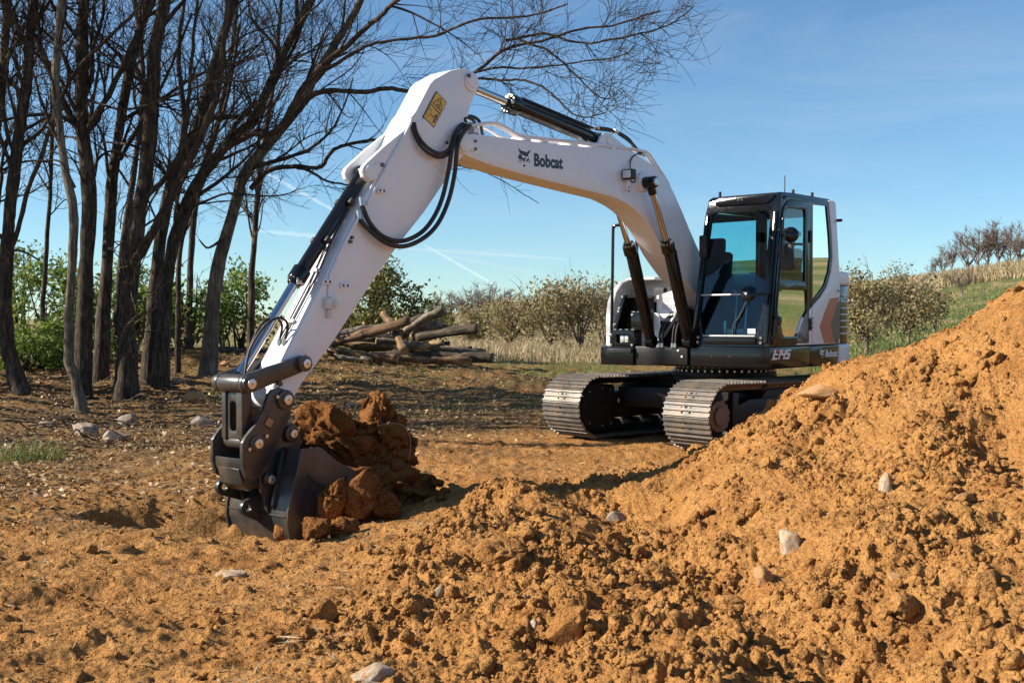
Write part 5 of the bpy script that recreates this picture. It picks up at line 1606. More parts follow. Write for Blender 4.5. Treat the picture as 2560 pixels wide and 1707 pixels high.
STONE_LABELS = ['pale stone by the trees left of the leaning grey slab', 'tan stone at the far left below the pale one', 'grey stone under the grey mottled trunk', "wide grey stone at the broadest trunk's foot", 'small grey stone between two trunks on the bank', 'long pale stone behind the earth slab', "tan pebble touching the earth slab's left shoulder", 'lone white stone on the packed earth behind the slab', "tiny tan stone in the slab's shadow before the bucket", 'grey stone half hidden behind the broadest trunk', 'flat stone on the bank top behind the bucket link', 'tiny stone alone near the far track', 'stone on the bank beside the thin leaning branch', 'stone on the bank under the bucket cylinder']
for k, (px, py, D, s) in enumerate(((158, 1050, 14.5, .22), (120, 1066, 14, .2), (445, 958, 20, .24), (352, 950, 20, .3), (418, 968, 19, .2), (878, 1016, 17, .2), (912, 1022, 16.5, .16), (1068, 1017, 17, .14), (935, 1290, 7.9, .1),
                                    (350, 920, 21, .22), (530, 918, 21, .22), (1255, 985, 20, .1), (560, 915, 21.5, .2), (640, 900, 22, .2))):
    lab = STONE_LABELS[k]
    rock("field_stone", px, py, D, (s * 1.2, s, s * .6), lab, M['rock_grey'] if k % 3 else M['rock_tan'], 90 + k, k * .7, .15, 3, .28, .9, .3, "small field stones", "stone")

# ------------------------------------------------------------------ logs
def log_obj(p0, p1, r0, r1, label, mat, seed, D0, D1, stub=False):
    a = at(p0[0], p0[1], D0); b = at(p1[0], p1[1], D1)
    L = (b - a).length
    n = 16; seg = 14
    rl = np.random.default_rng(seed)
    ts = np.linspace(0, 1, n)
    wob = np.cumsum(rl.normal(0, .012, (n, 2)), 0); wob -= np.outer(ts, wob[-1])
    vsx = []
    for i, t in enumerate(ts):
        rr_ = (r0 * (1 - t) + r1 * t) * (1 + .07 * math.sin(t * 9 + seed) + rl.normal(0, .02))
        for k in range(seg):
            an = 2 * math.pi * k / seg
            q = rr_ * (1 + .07 * math.sin(3 * an + seed) + rl.normal(0, .02))
            vsx.append((t * L, wob[i, 0] + q * math.cos(an), wob[i, 1] + q * math.sin(an)))
    fs = [(i * seg + k, (i + 1) * seg + k, (i + 1) * seg + (k + 1) % seg, i * seg + (k + 1) % seg) for i in range(n - 1) for k in range(seg)]
    me = bpy.data.meshes.new("log")
    me.from_pydata(vsx, [], fs + [tuple(range(seg))[::1], tuple((n - 1) * seg + k for k in range(seg))[::-1]])
    me.materials.append(mat); me.materials.append(M['log_end'])
    for i, p in enumerate(me.polygons):
        p.use_smooth = i < len(fs); p.material_index = 0 if i < len(fs) else 1
    me.update()
    bm = bmesh.new(); bm.from_mesh(me); bmesh.ops.recalc_face_normals(bm, faces=bm.faces); bm.to_mesh(me); bm.free()
    o = bpy.data.objects.new("log", me); COL.objects.link(o)
    o.location = a
    o.rotation_euler = (b - a).to_track_quat('X', 'Z').to_euler()
    tag(o, label, "log", "felled logs in the pile")
    return o


LOGS = [((815, 868), (1025, 800), 1.1, 1.15, "long brown log slanting up to the right across the pile", 'log_brown', 25.2, 25.0),
        ((818, 842), (965, 815), 1.0, .9, "pale thin log lying behind the long slanting one", 'log_grey', 26.0, 26.3),
        ((960, 782), (1012, 878), .95, 1.05, "short sawn log propped steeply against the front of the pile", 'log_brown', 25.9, 24.6),
        ((1012, 828), (1110, 770), 1.0, 1.25, "stout log with a forked butt raised highest in the pile", 'log_grey', 26.4, 26.2),
        ((1030, 845), (1100, 806), 1.1, 1.2, "short grey log tucked under the forked one", 'log_grey', 26.6, 26.3),
        ((1042, 843), (1197, 819), 1.05, 1.2, "dark log sticking out farthest to the right of the pile", 'log_dark', 26.2, 25.6),
        ((1000, 838), (1122, 820), 1.0, 1.1, "brown log showing its end behind the farthest sticking one", 'log_brown', 27.0, 26.7),
        ((875, 865), (1125, 862), 1.05, 1.0, "dark level log in the middle course of the pile", 'log_dark', 26.0, 26.2),
        ((1000, 866), (1110, 858), .9, .8, "split log with a bright yellow face in the middle course", 'log_end', 25.6, 25.5),
        ((980, 880), (1180, 874), 1.0, .9, "charred dark log under the split yellow one", 'log_dark', 25.7, 25.9),
        ((822, 876), (995, 895), 1.1, 1.0, "smooth pale brown log lowest at the left of the pile", 'log_brown', 24.9, 24.5),
        ((980, 893), (1180, 903), .85, .95, "thin brown log flat on the ground at the pile's foot", 'log_brown', 24.8, 25.0),
        ((1080, 890), (1234, 895), 1.15, 1.25, "dark stubby log with a rotten end on the ground far right", 'log_dark', 25.4, 25.2),
        ((860, 852), (1010, 842), 1.1, 1.0, "shaded log hidden deep in the pile's left half", 'log_dark', 26.6, 26.8),
        ((840, 858), (985, 868), .8, .7, "thin brown log crossing under the long slanting one", 'log_brown', 25.4, 25.2),
        ((905, 832), (1060, 800), .8, .9, "dark log peeping out above the pile's middle", 'log_dark', 27.0, 26.8),
        ((940, 850), (1060, 868), .75, .8, "grey log wedged below the short propped one", 'log_grey', 25.3, 25.6),
        ((1060, 872), (1215, 880), .8, .7, "thin pale log jutting right above the rotten stub", 'log_grey', 25.8, 25.9),
        ((1010, 812), (1075, 792), .9, .9, "short dark butt beneath the raised forked log", 'log_dark', 26.9, 26.6),
        ((835, 890), (930, 900), .6, .55, "slim stick of timber fallen at the pile's left foot", 'log_grey', 24.4, 24.3),
        ((900, 885), (1080, 886), .8, .85, "black shaded log between the two lowest courses", 'log_dark', 25.5, 25.6),
        ((520, 880), (800, 868), .7, .6, "long thin trunk lying on the bank behind the bucket arm", 'log_dark', 23.5, 24.5),
        ((600, 900), (720, 873), .6, .5, "short dead branch leaning on the bank top", 'log_grey', 23.0, 24.0)]
for k, (a, b, r0, r1, lab, mt, D0, D1) in enumerate(LOGS):
    log_obj(a, b, .096 * r0, .096 * r1, lab, M[mt], 700 + k, D0, D1)
# ------------------------------------------------------------------ trees
class Tubes:
    """many tapered tubes gathered into one mesh"""
    def __init__(self): self.v = []; self.f = []; self.n = 0
    def add(self, pts, radii, seg):
        P = np.asarray(pts, dtype=np.float64); rad_ = np.asarray(radii)
        T = np.gradient(P, axis=0); T /= (np.linalg.norm(T, axis=1, keepdims=True) + 1e-9)
        ref = np.array([.31, .17, .93]) if abs(T[0, 2]) < .9 else np.array([1., .2, .1])
        Nn = ref - (T @ ref)[:, None] * T; Nn /= (np.linalg.norm(Nn, axis=1, keepdims=True) + 1e-9)
        B = np.cross(T, Nn)
        an = np.arange(seg) * 2 * math.pi / seg
        ring_ = P[:, None] + (Nn[:, None] * np.cos(an)[None, :, None] + B[:, None] * np.sin(an)[None, :, None]) * rad_[:, None, None]
        m = len(P)
        self.v.append(ring_.reshape(-1, 3))
        i = np.arange(m - 1)[:, None] * seg; j = np.arange(seg)[None]; j2 = (j + 1) % seg
        self.f.append(np.stack([i + j, i + j2, i + seg + j2, i + seg + j], -1).reshape(-1, 4) + self.n)
        self.n += m * seg
    def build(self, name, mat, parent):
        if not self.v: return None
        return link_mesh(name, np_mesh(name, np.vstack(self.v), np.vstack(self.f)), mat, parent)


def curve_pts(pts, n):
    q = spline([Vector(p) for p in pts], n)
    return np.array([v[:] for v in q])


def sprout(tb, P, rad_, rs_, dens, depth, min_r, up=.25, spread=(.45, 1.0), ratio=.55, lenf=26, start=.25, plane=None, seg0=4, maxlen=3.2, rmax=9.0):
    """side branches along a limb, recursively"""
    d = np.linalg.norm(np.diff(P, axis=0), axis=1); s = np.concatenate([[0], np.cumsum(d)]); L = s[-1]
    n = rs_.poisson(max(L * (1 - start) * dens, .3))
    for _ in range(n):
        t = start + (1 - start) * rs_.uniform() ** .8
        x = t * L; i = min(np.searchsorted(s, x), len(P) - 1)
        p = np.array([np.interp(x, s, P[:, k]) for k in range(3)]); r = np.interp(x, s, rad_)
        r1 = min(r * rs_.uniform(.35, ratio + .12), r * .8, rmax * rs_.uniform(.35, 1))
        if r1 < min_r: r1 = min_r
        tdir = P[min(i + 1, len(P) - 1)] - P[max(i - 1, 0)]; tdir /= np.linalg.norm(tdir) + 1e-9
        rnd = rs_.normal(size=3)
        if plane is not None: rnd[1] *= plane
        perp = rnd - tdir * rnd.dot(tdir); perp /= np.linalg.norm(perp) + 1e-9
        a = rs_.uniform(*spread)
        dr = tdir * math.cos(a) + perp * math.sin(a); dr[2] += up * rs_.uniform(.2, 1.3); dr /= np.linalg.norm(dr)
        ln = min(maxlen, (.35 + lenf * r1) * rs_.uniform(.6, 1.3))
        m = max(4, int(ln / .16)); m = min(m, 12)
        step = ln / m
        Q = [p]; w = np.zeros(3)
        for k in range(m):
            w = w * .6 + rs_.normal(0, .21, 3)
            dr = dr + w * .5 + np.array([0, 0, .035 * up * 3]); dr /= np.linalg.norm(dr)
            Q.append(Q[-1] + dr * step)
        Q = np.array(Q); R_ = np.linspace(r1, max(r1 * .28, min_r * .55), m + 1)
        tb.add(Q, R_, 5 if r1 > .03 else 4 if r1 > .012 else 3)
        if depth > 0:
            sprout(tb, Q, R_, rs_, dens * 1.55, depth - 1, min_r, up, spread, ratio, lenf, .12, plane, seg0, maxlen * .6)


def px_path(pts, D, dD=0.0, rs_=None):
    """photo trace of a trunk or limb at its own distance; D a number or a list"""
    n = len(pts); out = []
    for i, (x, y) in enumerate(pts):
        d = D[i] if hasattr(D, '__len__') else D + dD * i / (n - 1)
        out.append(at(x, y, d))
    return out


def grove_tree(label, trunk, D, w0, w1, limbs=(), bark='bark_dark', seed=0, dens=1.5, depth=2, dD=0.0, start=.3, group="bare trees in the grove", foot=True, maxlen=3.0):
    rs_ = np.random.default_rng(seed)
    P = px_path(trunk, D, dD)
    g = H_fast(P[0].x, P[0].y)
    P[0].z = g - .1
    root = empty("bare_tree", (P[0].x, P[0].y, g))
    off = np.array(root.location)
    C = curve_pts(P, 7)
    C = C + np.cumsum(rs_.normal(0, .006, C.shape), 0) * np.array([1, 1, .2])
    t = np.linspace(0, 1, len(C))
    w0 *= .76; w1 *= .8
    s0 = w0 / 2 * D / FOC if not hasattr(D, '__len__') else w0 / 2 * D[0] / FOC
    s1 = w1 / 2 * (D if not hasattr(D, '__len__') else D[-1]) / FOC
    Rr = s0 + (s1 - s0) * t
    if foot: Rr = Rr * (1 + .55 * np.exp(-t * 16))
    Rr = Rr * (1 + .06 * np.sin(t * 23 + seed) + rs_.normal(0, .03, len(t)))
    tb = Tubes(); tb.add(C - off, Rr, 12)
    tr = tb.build("trunk", M[bark], root)
    cr = Tubes()
    sprout(cr, C - off, Rr, rs_, dens * 2.0, depth, .0045, start=start, maxlen=maxlen, lenf=46, rmax=.05)
    for (lp, lD, a, b, dn) in limbs:
        Lc = curve_pts(px_path(lp, lD if hasattr(lD, '__len__') else lD), 7)
        Lc = Lc + np.cumsum(rs_.normal(0, .007, Lc.shape), 0)
        dm_ = lD if not hasattr(lD, '__len__') else float(np.mean(lD))
        lr = .82 * np.linspace(a / 2 * dm_ / FOC, b / 2 * dm_ / FOC, len(Lc)) * (1 + rs_.normal(0, .05, len(Lc)))
        cr.add(Lc - off, lr, 8)
        sprout(cr, Lc - off, lr, rs_, dn * 1.6, depth, .0042, start=.12, up=.15, maxlen=2.4, lenf=40, rmax=.024)
    cr.build("crown", M['twig'], root)
    tag(root, label, "tree", group)
    return root


grove_tree("thick dark trunk at the photo's left edge leaning out at its foot", [(60, 1003), (30, 900), (14, 770), (22, 600), (30, 490), (48, 330), (66, 200), (80, 0), (90, -160)], 17.0, 52, 24, [([(20, 640), (70, 480), (120, 330), (190, 170), (330, 40), (400, -30)], [17, 16.8, 16.5, 16.2, 16, 16], 16, 8, 2.0), ([(40, 420), (10, 300), (0, 180), (-30, 20)], 17, 14, 8, 1.6), ([(0, 655), (40, 628), (98, 655)], 16.5, 10, 5, 1.0)], seed=1, dens=1.6)
grove_tree("thin straight dark tree second from the left edge", [(103, 860), (108, 800), (118, 650), (130, 490), (138, 345), (150, 200), (150, 40), (160, -100)], 21.5, 17, 9, seed=2, dens=1.4, maxlen=2.0)
grove_tree("smooth pale trunk curving in front of a darker one", [(212, 1005), (186, 950), (174, 900), (178, 780), (186, 650), (188, 530), (160, 400), (143, 280), (138, 175), (146, 0), (150, -150)], 16.0, 33, 22, [([(160, 390), (100, 260), (80, 180)], 16, 12, 5, 1.6), ([(188, 470), (150, 405), (70, 400)], 16, 9, 4, 1.4)], bark='bark_grey', seed=3, dens=1.2, start=.4)
grove_tree("stout dark trunk right behind the smooth curving one", [(206, 975), (208, 880), (213, 700), (219, 500), (205, 315), (205, 150), (204, 0), (205, -150)], 17.5, 56, 32, [([(200, 330), (160, 250), (110, 130), (60, 20)], 17.5, 24, 12, 1.5), ([(222, 320), (300, 176), (360, 50), (395, -40)], 17.3, 20, 12, 1.8), ([(215, 250), (330, 270), (520, 210), (640, 200)], [17, 16.5, 16, 15.5], 9, 4, 1.5)], seed=4, dens=1.3, start=.35)
grove_tree("dark leaning trunk left of the broadest one", [(250, 900), (262, 760), (280, 561), (295, 386), (332, 175), (372, 30), (400, -120)], 19.5, 44, 22, [([(300, 400), (360, 300), (420, 180), (480, 30)], 19, 14, 7, 1.8)], seed=5, dens=1.5)
grove_tree("broadest trunk of the grove wrapped in dry creeper", [(312, 962), (314, 860), (318, 760), (340, 561), (366, 421), (384, 175), (415, 0), (430, -120)], 17.5, 62, 34, [([(335, 660), (400, 540), (470, 400), (540, 230), (560, 90), (580, -20)], [17.3, 17.2, 17, 16.8, 16.5, 16.5], 30, 14, 1.7), ([(360, 500), (430, 430), (470, 330), (480, 200), (500, 0)], 17.2, 18, 9, 1.8)], seed=6, dens=1.6)
grove_tree("dark trunk splitting behind the broadest one", [(372, 890), (392, 701), (432, 470), (505, 301), (560, 110), (600, -20), (640, -140)], 19.0, 44, 24, [([(440, 450), (470, 300), (455, 160), (470, 0)], 19, 20, 10, 1.5), ([(505, 300), (600, 290), (640, 260), (720, 120), (760, 0)], 18.6, 16, 8, 1.8)], seed=7, dens=1.5)
grove_tree("mossy trunk fanning its limbs over the bucket arm", [(402, 868), (421, 690), (470, 510), (560, 370), (630, 300), (700, 150), (770, 10), (830, -120)], 18.5, 42, 22,
           [([(560, 372), (640, 330), (700, 316), (770, 190), (876, 99), (945, 39), (1010, -20)], [18.3, 18, 17.6, 17.2, 16.8, 16.5, 16.2], 24, 12, 2.0),
            ([(797, 187), (860, 150), (945, 106), (1093, 84), (1192, 47), (1340, 32), (1420, 0)], [17.1, 17, 16.8, 16.6, 16.4, 16.2, 16], 13, 5, 2.0),
            ([(700, 330), (760, 250), (817, 222), (916, 224), (975, 212), (1034, 216), (1110, 200), (1172, 165), (1266, 100), (1364, 78), (1438, 50), (1537, 35), (1640, 5)], [17.6, 17.5, 17.3, 17.1, 17, 16.9, 16.8, 16.7, 16.6, 16.5, 16.4, 16.3, 16.2], 18, 5, 2.4),
            ([(1266, 102), (1360, 84), (1430, 100), (1488, 104), (1611, 80), (1680, 55), (1730, 15)], [16.6, 16.4, 16.2, 16, 15.8, 15.7, 15.6], 9, 3.5, 2.6),
            ([(1180, 195), (1260, 200), (1340, 210), (1400, 250), (1450, 285), (1510, 275)], [16.7, 16.4, 16.1, 15.9, 15.7, 15.6], 9, 3.5, 2.6),
            ([(1300, 100), (1370, 130), (1430, 180), (1490, 235), (1535, 247)], [16.5, 16.2, 15.9, 15.7, 15.6], 8, 3.5, 2.6),
            ([(1140, 195), (1230, 170), (1330, 165), (1440, 150), (1560, 130), (1590, 105)], [16.8, 16.5, 16.2, 16, 15.8, 15.7], 8, 3, 2.6)], seed=8, dens=1.6)
grove_tree("slender dark sapling between two mossy trunks", [(443, 865), (446, 760), (452, 631), (482, 519), (500, 440), (540, 330), (580, 200), (600, 60)], 20.5, 17, 9, seed=9, dens=1.5, maxlen=1.8)
grove_tree("grey mottled trunk sweeping right towards the machine", [(519, 868), (535, 760), (556, 631), (592, 505), (617, 430), (700, 330), (760, 240), (830, 130), (900, 20), (950, -80)], 20.0, 46, 20,
           [([(625, 470), (664, 425), (738, 415), (792, 420), (822, 378), (896, 354), (950, 348)], [19.8, 19.5, 19.2, 18.9, 18.7, 18.5, 18.3], 17, 8, 1.6), ([(738, 418), (772, 428), (820, 455), (870, 462)], [19.2, 19, 18.8, 18.6], 11, 5, 1.2),
            ([(556, 600), (520, 620), (500, 600)], 19.8, 9, 4, 1.0), ([(1150, 415), (1210, 430), (1290, 470), (1350, 500)], [18.4, 18.2, 18, 17.8], 4, 2, 1.3), ([(950, 348), (1060, 370), (1150, 415)], [18.3, 18.3, 18.4], 6, 4, 1.0)], bark='bark_grey', seed=10, dens=1.2, start=.45)
grove_tree("thin ivy-ringed trunk nearest the bucket cylinder", [(625, 835), (630, 730), (640, 580), (650, 430), (668, 300), (690, 140), (700, 0)], 22.0, 22, 11, seed=11, dens=1.6, maxlen=2.0)
# a few more in the second row, off to the left, whose shadows streak the clearing
grove_tree("dim trunk half hidden behind the left edge trees", [(-60, 960), (-50, 700), (-30, 450), (0, 200), (20, -60)], 19.5, 44, 22, seed=12, dens=1.6)
grove_tree("dark second-row trunk seen between the leaning and broad ones", [(290, 880), (300, 640), (330, 420), (350, 210), (330, 0), (330, -120)], 23.5, 24, 12, seed=13, dens=1.5, maxlen=2.2)
grove_tree("dark second-row trunk beside the slender sapling", [(470, 870), (480, 640), (500, 470), (560, 260), (590, 60), (600, -90)], 23.5, 22, 11, seed=14, dens=1.6, maxlen=2.2)

# trees just beyond the left edge, whose shadows streak the clearing and the machine's front
for k, (X_, D_, lab) in enumerate(((-10.4, 14.1, "tall bare tree just beyond the left edge, nearest the camera"), (-12.0, 15.2, "bare tree with withered leaves second beyond the left edge"), (-13.2, 14.4, "bare tree standing behind the tall one beyond the left edge"),
                                   (-11.4, 16.8, "bare tree beyond the left edge next to the thick leaning trunk"), (-14.2, 16.0, "bare tree standing farthest beyond the left edge"), (-10.2, 18.2, "bare tree beyond the left edge among the back row"), (-11.6, 19.6, "bare tree beyond the left edge deep in the grove"), (-13.0, 17.6, "bare tree beyond the left edge behind the back row"), (-12.6, 12.0, "sparse bare tree beyond the left edge near the clearing"))):
    u_ = 1280 + FOC * X_ / D_
    tr_ = [(u_, 853 + FOC * 1.2 / D_)] + [(u_ + 12 * math.sin(k * 2 + j), 811 - FOC * (z_ - EYE) / D_) for j, z_ in enumerate((2, 4, 6, 8, 10, 11.5))]
    grove_tree(lab, tr_, D_, 70, 26, seed=40 + k, dens=1.2, depth=2, start=.32, group="trees beyond the left edge", maxlen=3.4)

# dry creeper on the broad trunk
vt = Tubes(); rs_ = np.random.default_rng(5)
for k in range(26):
    x0 = rs_.uniform(295, 345); y0 = rs_.uniform(560, 900)
    pts = [at(x0, y0, 17.15)]
    for j in range(6): pts.append(pts[-1] + Vector((rs_.normal(0, .10) + .05, rs_.normal(0, .06), rs_.uniform(.0, .26))))
    vt.add(curve_pts(pts, 3), np.linspace(.012, .006, 19), 3)
o = vt.build("creeper", M['vine'], None); tag(o, "tangled dry creeper clinging to the broadest trunk", "creeper", None, 'stuff')


# ------------------------------------------------------------------ leafy shrubs
def leaf_quads(P, size, rs_, asp=.6, flat=0.0):
    """one bent leaf of two triangles-pairs at each point"""
    n = len(P)
    a = rs_.normal(size=(n, 3)); a[:, 2] *= (1 - flat); a /= np.linalg.norm(a, axis=1, keepdims=True)
    b = rs_.normal(size=(n, 3)); b[:, 2] *= (1 - flat); b -= (a * b).sum(1, keepdims=True) * a; b /= np.linalg.norm(b, axis=1, keepdims=True)
    s = (size * rs_.uniform(.6, 1.4, n))[:, None]
    v = np.stack([P - a * s, P + b * s * asp, P + a * s, P - b * s * asp], 1)
    f = np.arange(n * 4).reshape(n, 4)
    return v.reshape(-1, 3), f


def shrub(name, label, px, py, D, rx, rz, mat, seed, n=2500, leaf=.05, stems=7, bark='twig', group=None, cat="shrub", ry=None, hollow=.25, twig_r=.018, tufts=22, base=None, trunk_h=.0):
    rs_ = np.random.default_rng(seed)
    c = at(px, py, D)
    root = empty(name, (c.x, c.y, 0)); ry = ry or rx
    g = H_any(c.x, c.y); root.location.z = g
    cz = max(c.z - g, rz * .8)
    tb = Tubes()
    tips = []
    for k in range(stems):
        a = rs_.uniform(0, 6.28); rr_ = rs_.uniform(.2, .95)
        tip = np.array([rx * rr_ * math.cos(a), ry * rr_ * math.sin(a), cz + rz * rs_.uniform(-.2, .9)])
        st_ = np.array([rs_.normal(0, .06), rs_.normal(0, .06), trunk_h])
        midp = (st_ + tip) / 2 + rs_.normal(0, .15, 3) * rx * .5
        Q = curve_pts([st_, midp, tip], 6)
        R_ = np.linspace(twig_r * 1.6, twig_r * .5, len(Q))
        tb.add(Q, R_, 5)
        sprout(tb, Q, R_, rs_, 2.2 / max(rx, .6), 1, twig_r * .35, start=.3, maxlen=rx * .9, lenf=30)
    if trunk_h > 0:
        tb.add(curve_pts([(0, 0, -.1), (.03, 0, trunk_h * .5), (0, .02, trunk_h + .1)], 4), np.linspace(twig_r * 3.4, twig_r * 2.4, 9), 8)
    tb.build("trunk", M[bark], root)
    # leaves in clumps through an uneven volume
    cl = rs_.normal(size=(tufts, 3)); cl /= np.linalg.norm(cl, axis=1, keepdims=True)
    cl *= (rs_.uniform(hollow, 1, tufts) ** .6)[:, None]
    which = rs_.integers(0, tufts, n)
    q = cl[which] * np.array([rx, ry, rz]) + rs_.normal(0, 1, (n, 3)) * np.array([rx, ry, rz]) * .17
    q[:, 2] += cz
    q = q[q[:, 2] > .08]
    v, f = leaf_quads(q, leaf, rs_)
    link_mesh("crown", np_mesh("crown", v, f, False), mat, root)
    tag(root, label, cat, group)
    return root


def H_any(x, y): return H1(x, y)


SH = [("dense green bush behind the smooth curving trunk", 120, 790, 22.5, 1.1, 1.0, 'leaf_green', 3600),
      ("low green bush at the foot of the left edge trees", 60, 900, 21.0, .8, .6, 'leaf_green', 2200),
      ("green bush filling the gap between the two pale trunks", 250, 780, 24.5, 1.0, .9, 'leaf_green', 2600),
      ("green bush right of the broadest trunk", 390, 800, 24.5, .9, .8, 'leaf_green', 2200),
      ("airy green bush at the foot of the grey mottled trunk", 470, 780, 24.0, .9, .9, 'leaf_green', 2000),
      ("thin green bush climbing the ivy-ringed trunk", 605, 770, 24.5, .75, .85, 'leaf_green', 1500),
      ("tall thin green bush climbing behind the left edge trunk", 50, 700, 24.0, .8, .8, 'leaf_green', 1100),
      ("sparse tall green bush behind the broad creeper-clad trunk", 340, 735, 26.0, .9, .8, 'leaf_green', 1100),
      ("sparse green bush just left of the bucket cylinder", 560, 735, 26.0, .7, .8, 'leaf_green', 1000),
      ("low dark bush in the shade under the broad trunks", 190, 880, 22.0, 1.0, .5, 'leaf_green', 1700)]
for k, (lab, px, py, D, rx, rz, mt, n) in enumerate(SH):
    shrub("green_shrub", lab, px, py, D, rx, rz, M[mt], 800 + k, n, .05, 6, group="green bushes under the grove")
shrub("leafy_tree", "yellow-green leafy tree behind the log pile", 935, 770, 30.0, 1.25, 1.25, M['leaf_yellow'], 820, 5200, .055, 9, twig_r=.03, tufts=34, cat="tree", trunk_h=.3)
shrub("leafy_tree", "lower yellow-green bush left of the logs behind the arm", 880, 820, 30.0, 1.0, .6, M['leaf_yellow'], 821, 2400, .055, 6, cat="tree")
shrub("leafy_tree", "olive bush half hidden right behind the log pile", 1055, 805, 32.0, .9, .6, M['leaf_yellow'], 822, 1600, .055, 6, cat="tree")

ORCH = [("orchard shrub with a bent trunk nearest the log pile", 1275, 800, 46, 1.35, .95), ("small round orchard shrub just right of the log pile", 1180, 812, 52, 1.1, .8), ("orchard shrub with pale branches in the middle of the row", 1375, 775, 44, 1.45, 1.2),
        ("tall orchard shrub left of the machine's rail", 1450, 765, 45, 1.5, 1.35), ("orchard shrub touching the machine's tank cover", 1510, 765, 48, 1.5, 1.3), ("low far orchard shrub behind the round one", 1230, 790, 66, 1.5, 1.0), ("low far orchard shrub in a gap of the row", 1330, 790, 64, 1.5, 1.1), ("far orchard shrub topping the middle one", 1420, 770, 66, 1.7, 1.3)]
for k, (lab, px, py, D, rx, rz) in enumerate(ORCH):
    shrub("orchard_shrub", lab, px, py, D, rx, rz, M['leaf_olive'], 840 + k, 2600, .062, 9, bark='fartwig', group="orchard shrubs in a row", twig_r=.025, tufts=40, trunk_h=.45, hollow=.1)
shrub("orchard_shrub", "wide olive shrub right behind the machine's tail", 2165, 770, 33, 1.15, 1.15, M['leaf_olive'], 860, 5200, .05, 12, bark='fartwig', group="orchard shrubs on the slope", twig_r=.02, tufts=60, trunk_h=.35, hollow=.05)
shrub("orchard_shrub", "olive shrub merging with the wide one on its right", 2270, 755, 37, 1.15, 1.15, M['leaf_olive'], 861, 4600, .05, 12, bark='fartwig', group="orchard shrubs on the slope", twig_r=.02, tufts=60, trunk_h=.35, hollow=.05)
shrub("orchard_shrub", "small drooping shrub beside the right-hand olive shrub", 2335, 770, 42, .7, .7, M['leaf_olive'], 862, 1500, .05, 7, bark='fartwig', group="orchard shrubs on the slope", twig_r=.02, tufts=30, trunk_h=.3, hollow=.05)


def far_tree_mesh(seed, h, spread_):
    """a vase of rising limbs on a short bole, fine twigs on each"""
    rs_ = np.random.default_rng(seed)
    tb = Tubes(); cr = Tubes()
    C = curve_pts([(0, 0, -.3), (rs_.normal(0, .08), rs_.normal(0, .08), h * .2), (rs_.normal(0, .15), rs_.normal(0, .15), h * .5), (rs_.normal(0, .25), rs_.normal(0, .25), h * .95)], 6)
    Rr = np.linspace(h * .020, h * .004, len(C))
    tb.add(C, Rr, 7)
    sprout(cr, C, Rr, rs_, 2.0, 1, .022, up=.4, spread=(.4, .9), lenf=22, start=.3, maxlen=1.6, ratio=.5)
    for k in range(9):
        a = k * 2.4 + rs_.uniform(-.4, .4); z0 = h * rs_.uniform(.16, .45); rr_ = spread_ * rs_.uniform(.45, 1)
        z1 = h * rs_.uniform(.55, .92)
        L_ = curve_pts([(0, 0, z0), (math.cos(a) * rr_ * .45, math.sin(a) * rr_ * .45, z0 + (z1 - z0) * .38), (math.cos(a) * rr_, math.sin(a) * rr_, z1)], 6)
        R_ = np.linspace(h * .010, h * .003, len(L_))
        cr.add(L_, R_, 5)
        sprout(cr, L_, R_, rs_, 3.6, 1, .026, up=.35, spread=(.4, 1.0), lenf=24, start=.25, maxlen=1.5, ratio=.5)
    a = np_mesh("trunk", np.vstack(tb.v), np.vstack(tb.f)); a.materials.append(M['fartwig'])
    b = np_mesh("crown", np.vstack(cr.v), np.vstack(cr.f)); b.materials.append(M['fartwig'])
    return a, b


FT = [far_tree_mesh(900 + k, 8.0, s) for k, s in enumerate((2.8, 1.7, 2.4, 1.9, 2.2))]


def far_tree(k, px, ytop, ybase, D, label, group, wide=1.0):
    b = at(px, ybase, D); t_ = at(px, ytop, D)
    g = min(H1(b.x, b.y), b.z)
    h = t_.z - g
    root = empty("far_bare_tree", (b.x, b.y, g), k * 1.7)
    s = h / 8.6
    for nm, me in zip(("trunk", "crown"), FT[k % 5]):
        o = bpy.data.objects.new(nm, me); COL.objects.link(o); o.parent = root
    root.scale = (s * wide, s * wide, s)
    tag(root, label, "tree", group)


far_tree(0, 2445, 556, 690, 150, "tallest bare tree on the ridge with a broad round crown", "bare trees on the ridge", 1.25)
far_tree(1, 2495, 540, 688, 148, "narrow bare tree on the ridge with reddish top twigs", "bare trees on the ridge", 1.25)
far_tree(2, 2550, 545, 686, 145, "bare tree on the ridge cut by the photo's right edge", "bare trees on the ridge", 1.25)
far_tree(3, 2380, 596, 696, 150, "smaller bare tree left of the broad round one on the ridge", "bare trees on the ridge", 1.25)
far_tree(4, 2330, 640, 700, 150, "spindly low bare tree leftmost on the ridge", "bare trees on the ridge", 1.0)
far_tree(2, 2420, 585, 694, 158, "bare tree filling the gap left of the broad round one", "bare trees on the ridge", 1.4)
far_tree(3, 2470, 570, 690, 160, "bare tree half behind the broad round one on the ridge", "bare trees on the ridge", 1.4)
far_tree(0, 2525, 566, 688, 158, "bare tree between the reddish-topped one and the right edge", "bare trees on the ridge", 1.4)
far_tree(1, 2355, 628, 698, 155, "thin bare tree second from the left on the ridge", "bare trees on the ridge", 1.4)
far_tree(0, 2405, 672, 738, 82, "small gnarled fruit tree standing alone on the grass slope", "bare trees on the ridge", 1.5)
cx = [(1100, 735), (1130, 718), (1172, 712), (1205, 722), (1222, 700), (1255, 730), (1290, 728), (1318, 738), (1345, 735), (1375, 742), (1400, 718), (1432, 708), (1462, 716), (1492, 722), (1520, 712), (1070, 750)]
ORD = ["first", "second", "third", "fourth", "fifth", "sixth", "seventh", "eighth", "ninth", "tenth", "eleventh", "twelfth", "thirteenth", "fourteenth", "fifteenth", "sixteenth"]
